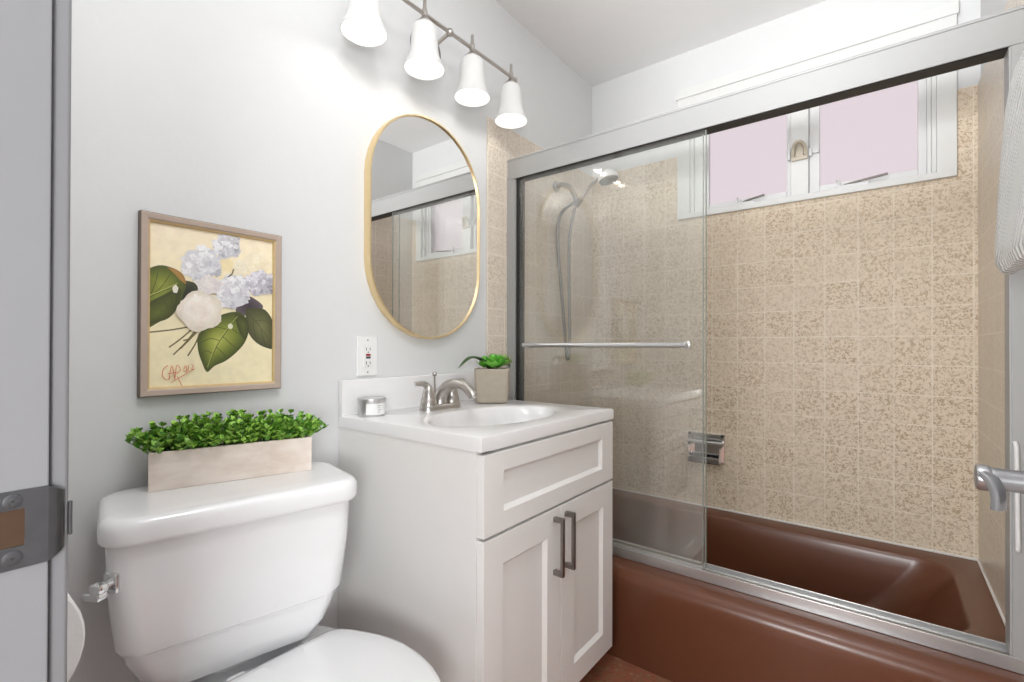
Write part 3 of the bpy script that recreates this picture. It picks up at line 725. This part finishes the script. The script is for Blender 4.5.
# ------------------------------------------------------------------ outlet
ol = thing('wall_outlet', 'white wall outlet with red and black buttons above the backsplash', 'outlet', (0, .884, 1.011))
oy, oz = .884, 1.0115
obj('cover_plate', MB().box(0, .006, oy-.0365, oy+.0365, oz-.060, oz+.060, .003, 3), M['plate'], ol)
rc = obj('receptacle', MB().box(.004, .0085, oy-.0165, oy+.0165, oz-.0335, oz+.0335, .0015, 2), M['plate'], ol)
for s in (1, -1):
    zc = oz+s*.021
    for q in ((oy-.0075, oy-.0055, zc-.004, zc+.005), (oy+.0055, oy+.0075, zc-.0035, zc+.0045), (oy-.002, oy+.002, zc-.0105, zc-.007)):
        obj('slot', MB().box(.0083, .0088, *q), M['slot'], rc)
obj('button', MB().box(.008, .0098, oy-.008, oy+.008, oz+.0008, oz+.0072, .0008), M['red'], rc, 'red button')
obj('button', MB().box(.008, .0098, oy-.008, oy+.008, oz-.0072, oz-.0008, .0008), M['slot'], rc, 'black button')
for s in (1, -1): obj('screw', MB().lathe([(.003, 0), (.0026, .001)], (.006, oy, oz+s*.0485), 'x', 12), M['alum'], ol)

# ------------------------------------------------------------------ mirror
mr = thing('wall_mirror', 'tall pill-shaped mirror with thin brass frame over the sink', 'mirror', (0, 1.1205, 1.442))
mcy, mcz, mw, mh = 1.1205, 1.4415, .248, .375
def pill(hw, hh, x, n=20):
    pts = []
    for s, a0 in ((1, 0), (-1, PI)):
        for i in range(n+1):
            a = a0+PI*i/n; pts.append((x, mcy+hw*math.cos(a), mcz+s*(hh-hw)+hw*math.sin(a)))
    return pts
b = MB().loft([pill(mw-.020, mh-.020, .001), pill(mw, mh, .001), pill(mw, mh, .0285), pill(mw-.001, mh-.001, .030), pill(mw-.005, mh-.005, .030), pill(mw-.006, mh-.006, .029), pill(mw-.006, mh-.006, .022)], False, False)
obj('mirror_frame', b, M['gold'], mr)
obj('mirror_glass', MB().loft([pill(mw-.0055, mh-.0055, .012), pill(mw-.0055, mh-.0055, .0235)], True, True), M['mirror'], mr)

# ------------------------------------------------------------------ picture
pc = thing('framed_picture', 'framed painting of white hydrangeas with green leaves above the toilet', 'picture', (0, .464, 1.129))
py0, py1, pz0, pz1 = .315, .6134, .9325, 1.3258
fw = .0185
b = MB()
XF = .020
def fring(i, x): return [(x, py0+i, pz0+i), (x, py1-i, pz0+i), (x, py1-i, pz1-i), (x, py0+i, pz1-i)]
b.loft([fring(.004, .0005), fring(0, .002), fring(0, XF-.003), fring(.0015, XF-.001)], False, False, 2, False)
b.loft([fring(.0015, XF-.001), fring(.003, XF), fring(fw-.006, XF-.001), fring(fw-.003, XF-.004)], False, False, 0, False)
b.loft([fring(fw-.003, XF-.004), fring(fw, XF-.006), fring(fw+.0012, XF-.012)], False, False, 1, False)
obj('picture_frame', b, [M['frame'], M['frame_in'], M['frame_side']], pc)
qy0, qy1, qz0, qz1 = py0+fw-.001, py1-fw+.001, pz0+fw-.001, pz1-fw+.001
PXF = XF-.0115
def paint_material():
    m = bpy.data.materials.new('oil_paint'); m.use_nodes = True; nt = m.node_tree; b = nt.nodes['Principled BSDF']
    at = nt.nodes.new('ShaderNodeAttribute'); at.attribute_name = 'paint'
    tc = nt.nodes.new('ShaderNodeTexCoord'); n = nt.nodes.new('ShaderNodeTexNoise'); n.inputs['Scale'].default_value = 55; n.inputs['Detail'].default_value = 4
    nt.links.new(tc.outputs['Object'], n.inputs['Vector'])
    hs_ = nt.nodes.new('ShaderNodeHueSaturation'); nt.links.new(at.outputs['Color'], hs_.inputs['Color'])
    nt.links.new(math_node(nt, 'ADD', math_node(nt, 'MULTIPLY', n.outputs['Fac'], 0.26), 0.99), hs_.inputs['Value'])
    nt.links.new(hs_.outputs['Color'], b.inputs['Base Color']); b.inputs['Roughness'].default_value = 0.5
    return m
b = MB(); fcol = []
layer = [0]
def P2(px, py):
    """sketch coordinates of the canvas -> canvas plane"""
    u = (px-42)/440.0; top = 40+(px-42)*.146; bot = 645-(px-42)*.075; v = (py-top)/(bot-top)
    return (qy0+u*(qy1-qy0), qz1-v*(qz1-qz0))
def clampc(y, z): return min(max(y, qy0), qy1), min(max(z, qz0), qz1)
def nextx():
    layer[0] += 1; return PXF+.0000025*layer[0]
def patch(pts, col, raw=False):
    x = nextx(); q = [clampc(*(p if raw else P2(*p))) for p in pts]
    c = (sum(p[0] for p in q)/len(q), sum(p[1] for p in q)/len(q)); n = len(q)
    b.add([(x, y, z) for y, z in q]+[(x, c[0], c[1])], [[i, (i+1) % n, n] for i in range(n)], 0, False); fcol.extend([col]*n)
def stroke(pts, wd, col):
    x = nextx(); q = [Vector(P2(*p)) for p in smooth_path([(p[0], p[1], 0) for p in pts], 4) for p in [(p.x, p.y)]]; L = []; R = []
    for i, p in enumerate(q):
        t = (q[min(i+1, len(q)-1)]-q[max(i-1, 0)]); t = Vector((-t.y, t.x)).normalized()*wd
        L.append(clampc(*(p+t))); R.append(clampc(*(p-t)))
    n = len(q)
    b.add([(x, a[0], a[1]) for a in L]+[(x, a[0], a[1]) for a in R], [[i, i+1, n+i+1, n+i] for i in range(n-1)], 0, False); fcol.extend([col]*(n-1))
def lerp3(a, c, t): return tuple(a[i]+(c[i]-a[i])*t for i in range(3))
def soft(pts, edge, mid, centre, focus, steps=9):
    """a leaf: outline painted in steps from the edge colour to the centre colour around a focus"""
    pts = [(p.x, p.y) for p in smooth_path([(p[0], p[1], 0) for p in pts+[pts[0]]], 4)][:-1]
    for k in range(steps):
        t = k/(steps-1); sc = 1-.9*t; col = lerp3(edge, mid, t*2) if t < .5 else lerp3(mid, centre, t*2-1)
        patch([(focus[0]+(p[0]-focus[0])*sc, focus[1]+(p[1]-focus[1])*sc) for p in pts], srgb(*col)[:3])
# canvas ground: warm cream, a little pinker at the top
b.box(.004, PXF, qy0, qy1, qz0, qz1); fcol.extend([srgb(236, 225, 188)[:3]]*6)
for k in range(10):
    patch([(30, 30), (520, 90), (520, 330-24*k), (30, 300-24*k)], srgb(*lerp3((236, 225, 188), (242, 228, 200), k/9))[:3])
brown = srgb(112, 100, 62)[:3]
for st in ([(45, 442), (110, 432), (165, 420)], [(105, 495), (140, 465), (178, 428)], [(118, 522), (155, 480), (190, 432)], [(140, 500), (175, 460), (200, 430)], [(165, 525), (190, 480), (205, 440)], [(150, 470), (175, 462)]):
    stroke(st, .0015, brown)
lineD = srgb(78, 84, 40)[:3]; lineL = srgb(186, 190, 110)[:3]
# shadows behind the flowers
soft([(150, 250), (190, 262), (195, 300), (150, 330), (130, 350), (120, 290)], (70, 70, 52), (56, 58, 44), (50, 52, 42), (160, 290), 4)
soft([(330, 330), (370, 300), (420, 320), (440, 345), (390, 370), (340, 372)], (96, 86, 92), (80, 70, 78), (66, 58, 66), (385, 340), 5)
# left leaf
soft([(20, 225), (70, 200), (112, 206), (146, 228), (158, 264), (150, 300), (132, 350), (108, 385), (78, 402), (20, 420)], (78, 84, 38), (112, 122, 48), (140, 148, 62), (78, 268))
soft([(96, 204), (126, 212), (150, 236), (158, 264), (138, 250), (118, 226)], (150, 112, 60), (168, 128, 70), (150, 120, 60), (134, 232), 4)
soft([(20, 350), (80, 310), (140, 280), (130, 345), (105, 384), (76, 400), (20, 415)], (70, 74, 36), (84, 92, 40), (96, 104, 44), (70, 372), 5)
for st in ([(20, 330), (85, 292), (140, 268)], [(60, 302), (85, 270), (110, 225)], [(45, 315), (60, 270), (70, 225)], [(70, 320), (95, 340), (105, 370)]): stroke(st, .0007, lineD)
stroke([(20, 322), (85, 288), (130, 262)], .0006, lineL)
# right leaf
soft([(372, 350), (410, 345), (450, 352), (480, 390), (490, 440), (488, 490), (450, 488), (412, 470), (385, 440), (372, 400)], (74, 76, 50), (96, 98, 62), (116, 116, 76), (435, 415))
for st in ([(378, 360), (430, 415), (480, 475)], [(410, 392), (450, 390), (480, 410)], [(400, 380), (405, 430), (420, 465)], [(432, 416), (440, 450), (450, 480)]): stroke(st, .0006, srgb(66, 68, 44)[:3])
# middle leaf
soft([(196, 470), (214, 422), (250, 388), (300, 366), (345, 362), (374, 385), (384, 420), (372, 465), (345, 500), (300, 538), (256, 560), (230, 582), (212, 546), (200, 508)], (74, 82, 38), (126, 136, 56), (176, 180, 92), (262, 470), 12)
soft([(330, 364), (372, 384), (384, 420), (372, 462), (350, 440), (335, 400)], (66, 70, 38), (78, 84, 42), (90, 98, 46), (362, 412), 5)
for st in ([(345, 372), (305, 425), (262, 490), (230, 578)], [(312, 416), (340, 438), (368, 446)], [(286, 452), (318, 480), (340, 495)], [(262, 490), (288, 515), (300, 534)], [(305, 426), (262, 418), (232, 420)], [(276, 468), (240, 460), (206, 478)], [(250, 515), (226, 505), (208, 520)]): stroke(st, .0008, lineD)
stroke([(340, 376), (300, 426), (258, 490), (232, 565)], .0005, lineL)
random.seed(11)
def blob(cx, cy, rx, ry, col, wob=.08, n=26):
    pts = []
    for k in range(n):
        a = 2*PI*k/n; q = 1+wob*math.sin(5*a+cx)+random.uniform(-wob, wob)*.5; pts.append((cx+rx*q*math.cos(a), cy+ry*q*math.sin(a)))
    patch(pts, srgb(*col)[:3])
def flower(cx, cy, rx, ry, n, light, dark, s0=.0062):
    """a hydrangea head: a soft ball of four-petalled florets, paler to the upper left"""
    blob(cx, cy, rx*.95, ry*.95, lerp3(light, dark, .45))
    pts = []
    for k in range(n):
        a = random.uniform(0, 2*PI); q = math.sqrt(random.random()); pts.append((cx+rx*q*math.cos(a), cy+ry*q*math.sin(a), q, a))
    pts.sort(key=lambda p: -p[2])
    for (x, y, q, a1) in pts:
        shade = min(1, max(0, .32+.40*((x-cx)/rx*.6+(y-cy)/ry*.6)+random.uniform(-.28, .28)))
        c = Vector(P2(x, y)); a0 = random.uniform(0, 2*PI)
        for k in range(4):
            a = a0+k*PI/2+random.uniform(-.2, .2); sz = s0*random.uniform(.75, 1.2); col = srgb(*lerp3(light, dark, min(1, max(0, shade*1.1+random.uniform(-.15, .15)))))[:3]
            d = Vector((math.cos(a), math.sin(a))); e = Vector((-d.y, d.x))
            patch([c, c+d*sz*.4+e*sz*.55, c+d*sz*1.0+e*sz*.42, c+d*sz*1.18, c+d*sz*1.0-e*sz*.42, c+d*sz*.4-e*sz*.55], col, True)
        if random.random() < .45: patch([c+Vector((math.cos(t), math.sin(t)))*.0009 for t in (0, 1.5, 3, 4.5)], srgb(*lerp3(dark, (90, 86, 98), .5))[:3], True)
flower(405, 190, 56, 48, 26, (240, 230, 205), (228, 214, 180), .008)
flower(350, 205, 26, 26, 9, (240, 232, 212), (224, 212, 180), .007)
blob(298, 190, 24, 26, (236, 220, 176))
flower(300, 125, 52, 44, 44, (234, 233, 235), (150, 149, 156))
flower(208, 190, 70, 60, 60, (240, 239, 240), (178, 177, 184))
flower(425, 256, 60, 46, 48, (226, 224, 230), (128, 124, 134))
flower(318, 288, 66, 62, 60, (241, 240, 241), (172, 170, 178))
flower(235, 265, 44, 30, 20, (232, 226, 222), (206, 198, 200))
stroke([(300, 235), (315, 225), (322, 205)], .0014, brown)
for k in range(6): blob(206-2*k, 362-3*k, 76-9*k, 72-9*k, lerp3((222, 212, 196), (244, 238, 230), k/5), .07)
flower(208, 352, 46, 42, 14, (244, 238, 230), (228, 214, 200), .009)
blob(122, 284, 9, 15, (226, 222, 208)); blob(311, 414, 9, 10, (222, 220, 196))
red = srgb(212, 122, 92)[:3]
for st in ([(100, 560), (86, 575), (84, 600), (98, 612), (108, 600)], [(104, 612), (112, 560), (122, 608)], [(100, 590), (128, 585)], [(122, 610), (128, 560), (140, 575), (128, 590)], [(150, 575), (156, 560), (160, 580), (148, 580)], [(166, 558), (164, 580)], [(174, 555), (182, 560), (176, 572), (184, 575)], [(110, 622), (150, 595), (185, 570)], [(130, 600), (148, 640)]):
    stroke(st, .0007, red)
pt = obj('painting', b, paint_material(), pc)
ca = pt.data.color_attributes.new('paint', 'FLOAT_COLOR', 'CORNER')
for pg, col in zip(pt.data.polygons, fcol):
    for li in pg.loop_indices: ca.data[li].color = (col[0], col[1], col[2], 1)

# ------------------------------------------------------------------ vanity light
vl = thing('vanity_light', 'brushed nickel wall light with four white bell glass shades', 'wall light', (0, 1.115, 2.06))
lx, lz = .120, 2.072
obj('back_plate', MB().lathe([(.066, 0), (.066, .006), (.058, .016), (.040, .022), (.02, .025)], (0, 1.115, 2.062), 'x', 36), M['dnickel'], vl)
obj('arm', MB().tube(smooth_path([(.02, 1.115, 2.062), (.06, 1.115, 2.060), (.12, 1.115, lz)]), .0065, 12).sphere((lx, 1.115, lz), .013), M['nickel'], vl)
obj('bar', MB().tube([(lx, .762, lz), (lx, 1.466, lz)], .0062, 14).sphere((lx, .760, lz), .0085).sphere((lx, 1.468, lz), .0085), M['nickel'], vl)
LY = (.787, 1.005, 1.223, 1.441)
for y in LY:
    b = MB().lathe([(.0035, .048), (.0055, .044), (.006, .020), (.0085, .012), (.0095, 0), (.009, -.008), (.011, -.012), (.020, -.022), (.0285, -.032), (.0285, -.037), (.012, -.037)], (lx, y, lz))
    h = obj('lamp_holder', b, M['nickel'], vl)
    prof = [(.0265, -.034), (.0330, -.038), (.0372, -.047), (.0395, -.062), (.0410, -.085), (.0425, -.108), (.0450, -.126), (.0500, -.143), (.0575, -.158), (.0630, -.170)]
    inner = [(r-.003, z+.0006) for r, z in prof][::-1]
    obj('lamp_shade', MB().lathe(prof+[(.0625, -.1715), (.0605, -.1708)]+inner[:], (lx, y, lz), n=36, cap0=False, cap1=True), M['shade'], vl)
    obj('light_bulb', MB().lathe([(.012, -.040), (.013, -.055), (.020, -.075), (.024, -.090), (.021, -.104), (.010, -.113), (.001, -.115)], (lx, y, lz), n=20), M['bulb'], h)
    ld = bpy.data.lights.new('bulb_light', 'POINT'); ld.energy = 0.20; ld.shadow_soft_size = .022; ld.color = (1, .97, .93)
    lo = bpy.data.objects.new('bulb_light', ld); COL.objects.link(lo); lo.location = (lx, y, lz-.142)

# ------------------------------------------------------------------ toilet
tl = thing('toilet', 'white two-piece toilet with closed lid beside the vanity', 'toilet', (.40, .487, 0))
TA = math.radians(-11.4)
def tank_ring(u0, u1, n0, n1, r, z): return rrect(n0, n1, u0, u1, r, z, 8)
rings = [tank_ring(.330, .610, .020, .135, .040, .405), tank_ring(.322, .618, .018, .146, .040, .412), tank_ring(.300, .640, -0.022, .160, .042, .445), tank_ring(.282, .654, -0.026, .170, .042, .485), tank_ring(.276, .659, -0.027, .1735, .042, .503), tank_ring(.273, .662, -0.028, .178, .042, .506), tank_ring(.270, .666, -0.028, .1805, .042, .515), tank_ring(.260, .676, -0.030, .187, .038, .62), tank_ring(.257, .680, -0.030, .189, .036, .715)]
tk = obj('tank', MB().loft(rings).rotz(TA), M['porcelain'], tl)
lr = lambda e, z: tank_ring(.247+e, .696-e, -.046+e, .203-e, .052-e*.5, z)
rings = [lr(.012, .7035), lr(.004, .7035), lr(.001, .707), lr(0, .712), lr(0, .730), lr(.0012, .738), lr(.005, .745), lr(.011, .7485), lr(.018, .7497), lr(.05, .7505)]
obj('tank_lid', MB().loft(rings).rotz(TA), M['porcelain'], tl)
# flush lever on the left end
ln, lzz = .150, .645
def corner_mount(b): return b.rotz(math.radians(42), (ln, .2575, 0)).move((.024, .009, 0)).rotz(TA)
b = MB().box(ln-.013, ln+.013, .2520, .2620, lzz-.018, lzz+.016, .004, 2)
fl = obj('flush_lever', corner_mount(b), M['chrome'], tl, 'chrome flush lever')
b = MB().lathe([(.007, 0), (.007, -.012)], (ln, .254, lzz), 'y', 16).box(ln-.020, ln+.010, .224, .242, lzz-.018, lzz-.006, .003, 2).box(ln-.012, ln+.010, .226, .246, lzz-.008, lzz+.008, .005, 2)
obj('lever_arm', corner_mount(b), M['chrome'], fl)
# bowl: loft of egg shaped rings
def egg(cx, hw, back, front, z, n=40, sq=.8):
    pts = []
    for i in range(n):
        a = 2*PI*i/n; c, s = math.cos(a), math.sin(a)
        L = front if c > 0 else back
        pts.append((cx+L*(abs(c)**sq)*(1 if c > 0 else -1), TY+hw*(abs(s)**(.92 if c > 0 else .75))*(1 if s > 0 else -1), z))
    return pts
TY = .487
rings = [egg(.36, .105, .22, .15, 0), egg(.36, .100, .22, .14, .03), egg(.36, .095, .20, .12, .12), egg(.39, .105, .22, .16, .20), egg(.43, .145, .27, .215, .29), egg(.44, .178, .34, .235, .345), egg(.44, .183, .36, .240, .365), egg(.44, .181, .36, .239, .372), egg(.44, .165, .34, .22, .374)]
obj('bowl', MB().loft(rings), M['porcelain'], tl)
b = MB().loft([rrect(.08, .30, TY-.115, TY+.115, .05, .33), rrect(.075, .30, TY-.125, TY+.125, .05, .368), rrect(.08, .30, TY-.12, TY+.12, .05, .378)])
b.loft([rrect(.09, .19, TY-.09, TY+.09, .03, .376), rrect(.09, .19, TY-.09, TY+.09, .03, .428)])
obj('rear_deck', b, M['porcelain'], tl)
def lidring(e, z, n=24):
    """closed lid outline: straight back edge with rounded corners, oval front"""
    pts = []
    xb, hwB, xm, hwM, xf = .262, .128, .440, .1885, .684
    # front half
    for i in range(n+1):
        a = -PI/2+PI*i/n
        pts.append((xm+(xf-xm-e)*math.cos(a)**.93 if math.cos(a) > 1e-6 else xm, TY+(hwM-e)*math.sin(a), z))
    # right side back to the corner
    def side(s):
        out = []
        for t in (.2, .4, .6, .8, .92):
            x = xm+(xb+.012-xm)*t; hw = hwM+(hwB+.004-hwM)*(t**1.8)
            out.append((x, TY+s*(hw-e), z))
        out.append((xb+.004+e*.7, TY+s*(hwB-.004-e), z)); out.append((xb+e, TY+s*(hwB-.014-e), z))
        return out
    return pts+side(1)+side(-1)[::-1]
obj('seat', MB().loft([lidring(.004, .376), lidring(.001, .379), lidring(.002, .390), lidring(.006, .392)]), M['porcelain'], tl)
obj('seat_lid', MB().loft([lidring(.004, .3925), lidring(0, .395), lidring(0, .402), lidring(.004, .4075), lidring(.014, .4105), lidring(.05, .4125), lidring(.10, .4135)]), M['porcelain'], tl)
for s in (-1, 1):
    obj('seat_hinge', MB().box(.244, .268, TY+s*.075-.018, TY+s*.075+.018, .376, .402, .006, 3), M['porcelain'], tl)

# ------------------------------------------------------------------ planter on the tank
PA = math.radians(-16.4)
pcx, pcy, pz = .0985, .4695, .7507
pl = thing('planter_box', 'long whitewashed wood planter of leafy boxwood on the toilet tank', 'planter', (pcx, pcy, pz), PA)
hw, hl, ph = .0425, .1535, .0775
b = MB().box(hw-.008, hw, -hl, hl, 0, ph, .0012).box(-hw, -hw+.008, -hl, hl, 0, ph, .0012).box(-hw+.008, hw-.008, -hl, -hl+.008, 0, ph, .0012).box(-hw+.008, hw-.008, hl-.008, hl, 0, ph, .0012).box(-hw+.008, hw-.008, -hl+.008, hl-.008, .001, .009)
obj('box', b.rotz(PA).move((pcx, pcy, pz)), M['washed'], pl)
obj('soil', MB().box(-hw+.009, hw-.009, -hl+.009, hl-.009, .01, ph-.010).rotz(PA).move((pcx, pcy, pz)), M['soil'], pl)
random.seed(5)
leaves = MB(); stems = MB()
def leaf(mb, base, d, L, W):
    d = d.normalized(); up = Vector((random.uniform(-.3, .3), random.uniform(-.3, .3), 1)); s = d.cross(up)
    if s.length < .05: s = Vector((1, 0, 0))
    s.normalize(); u = s.cross(d); p = [base, base+d*L*.35+s*W+u*L*.10, base+d*L*.72+s*W*.86+u*L*.12, base+d*L+u*L*.02, base+d*L*.72-s*W*.86+u*L*.12, base+d*L*.35-s*W+u*L*.10, base+d*L*.38, base+d*L*.72]
    mb.add(p, [[0, 6, 1], [1, 6, 7, 2], [2, 7, 3], [0, 5, 6], [5, 4, 7, 6], [4, 3, 7]], 0, True)
for k in range(240):
    bx = random.uniform(-hw+.012, hw-.008); by = random.uniform(-hl+.006, hl-.006)
    base = Vector((bx, by, ph-.012))
    edge = by/hl
    lean = Vector((bx/hw*.55+random.uniform(-.3, .3), edge**3*.9+random.uniform(-.3, .3), 1)).normalized()
    h = random.uniform(.040, .074)*(1-.22*abs(edge)**3)
    if k % 12 == 0: lean = Vector((.75, random.uniform(-.4, .4), .55)).normalized(); h = .05
    if k in (1, 2, 3, 4): by = -hl+.01; base = Vector((bx, by, ph-.008)); lean = Vector((.2, -.6, .45+.1*k)).normalized(); h = .055
    if k in (5, 6, 7): by = hl-.01; base = Vector((bx, by, ph-.008)); lean = Vector((.1, .8, .5+.1*(k-5))).normalized(); h = .05
    tip = base+lean*h
    if tip.x < -hw-.004: tip.x = -hw-.004
    stems.tube([base, (base+tip)/2+Vector((0, 0, .003)), tip], [.0012, .001, .0007], 5)
    nl = 5
    for q in range(nl):
        t = .30+.70*q/(nl-1); p = base.lerp(tip, t); a0 = q*1.57+random.uniform(0, .6)
        for a in (a0, a0+PI):
            o = Vector((math.cos(a), math.sin(a), random.uniform(.25, .75)))
            o = o+lean*.35
            leaf(leaves, p, o, random.uniform(.012, .0175), random.uniform(.0042, .006))
    leaf(leaves, tip, lean+Vector((random.uniform(-.5, .5), random.uniform(-.5, .5), 0)), .011, .004)
for mb in (leaves, stems):
    mb.v = [(max(p[0], -hw-.012), p[1], p[2]) for p in mb.v]
obj('foliage', leaves.rotz(PA).move((pcx, pcy, pz)), M['foliage'], pl, 'dense green boxwood leaves')
obj('stems', stems.rotz(PA).move((pcx, pcy, pz)), M['stem'], pl)

# ------------------------------------------------------------------ toilet paper in its niche
hx0, hx1, ry, rz, rr0 = .500, .632, .0425, .760, .0740
th = thing('paper_roll_holder', 'chrome toilet paper holder set in the wall beside the doorway', 'paper holder', (.566, YN1, rz))
for x in (NX0+.003, NX1-.009):
    b = MB().box(x, x+.006, -.025, .098, rz-.030, rz-.012, .002).box(x, x+.006, .030, .075, rz-.012, rz+.012, .002)
    obj('arm', b, M['chrome'], th)
obj('roller', MB().tube([(NX0+.006, ry, rz), (NX1-.006, ry, rz)], .012, 16), M['label'], th)
rl = thing('toilet_paper_roll', 'fat white toilet paper roll half hidden behind the door jamb', 'toilet paper', (.566, ry, rz))
prof = [(.021, hx0), (rr0-.002, hx0), (rr0, hx0+.002), (rr0, hx1-.002), (rr0-.002, hx1), (.021, hx1)]
n = 40; rings = [[(x, ry+r*math.cos(2*PI*i/n), rz+r*math.sin(2*PI*i/n)) for i in range(n)] for r, x in prof]
obj('paper', MB().loft(rings, False, False), M['paper'], rl)
rings = [[(x, ry+r*math.cos(2*PI*i/n), rz+r*math.sin(2*PI*i/n)) for i in range(n)] for r, x in ((.0205, hx0), (.0205, hx1), (.0195, hx1), (.0195, hx0), (.0205, hx0))]
obj('cardboard_core', MB().loft(rings, False, False), M['card'], rl)

# ------------------------------------------------------------------ towel on its bar, right wall
tb = thing('towel_rail', 'chrome towel rail on the right wall behind the white towel', 'towel rail', (XR, 1.15, 1.555))
obj('rail', MB().tube([(1.462, .90, 1.555), (1.462, 1.40, 1.555)], .008, 14), M['chrome'], tb)
for y in (.905, 1.395): obj('rail_post', MB().tube([(1.462, y, 1.555), (XR, y, 1.555)], .0085, 12).lathe([(.02, 0), (.02, -.006), (.012, -.010)], (XR, y, 1.555), 'x', 20), M['chrome'], tb)
b = MB()
ytow0, ytow1 = .945, 1.352
path = [(1.499, 1.26), (1.497, 1.38), (1.492, 1.50), (1.486, 1.553), (1.476, 1.573), (1.462, 1.580), (1.448, 1.575), (1.438, 1.555), (1.432, 1.50), (1.427, 1.40), (1.421, 1.30), (1.417, 1.235), (1.417, 1.205), (1.424, 1.188), (1.438, 1.182), (1.450, 1.190), (1.452, 1.22), (1.453, 1.32), (1.454, 1.45), (1.453, 1.540), (1.457, 1.5645), (1.462, 1.567), (1.468, 1.5645), (1.474, 1.545), (1.480, 1.45), (1.487, 1.36), (1.492, 1.255)]
m = 14; rings = []
for (x, z) in path:
    pass
cols = []
for j in range(m+1):
    t = j/m; y = ytow0+(ytow1-ytow0)*t
    e = min(t, 1-t)*(ytow1-ytow0); rnd = max(0, .012-e)/.012
    ring = []
    cx_, cz_ = 1.456, 1.40
    for (x, z) in path:
        wob = .0025*math.sin(9*t+z*11) if x < 1.445 else 0
        ring.append((x+(cx_-x)*.35*rnd**2+wob, y, z-(z-cz_)*.012*rnd**2))
    cols.append(ring)
b.loft(cols, True, True)
tag(obj('towel', b, M['towel']), 'thick white ribbed bath towel hanging at the right edge', 'towel')
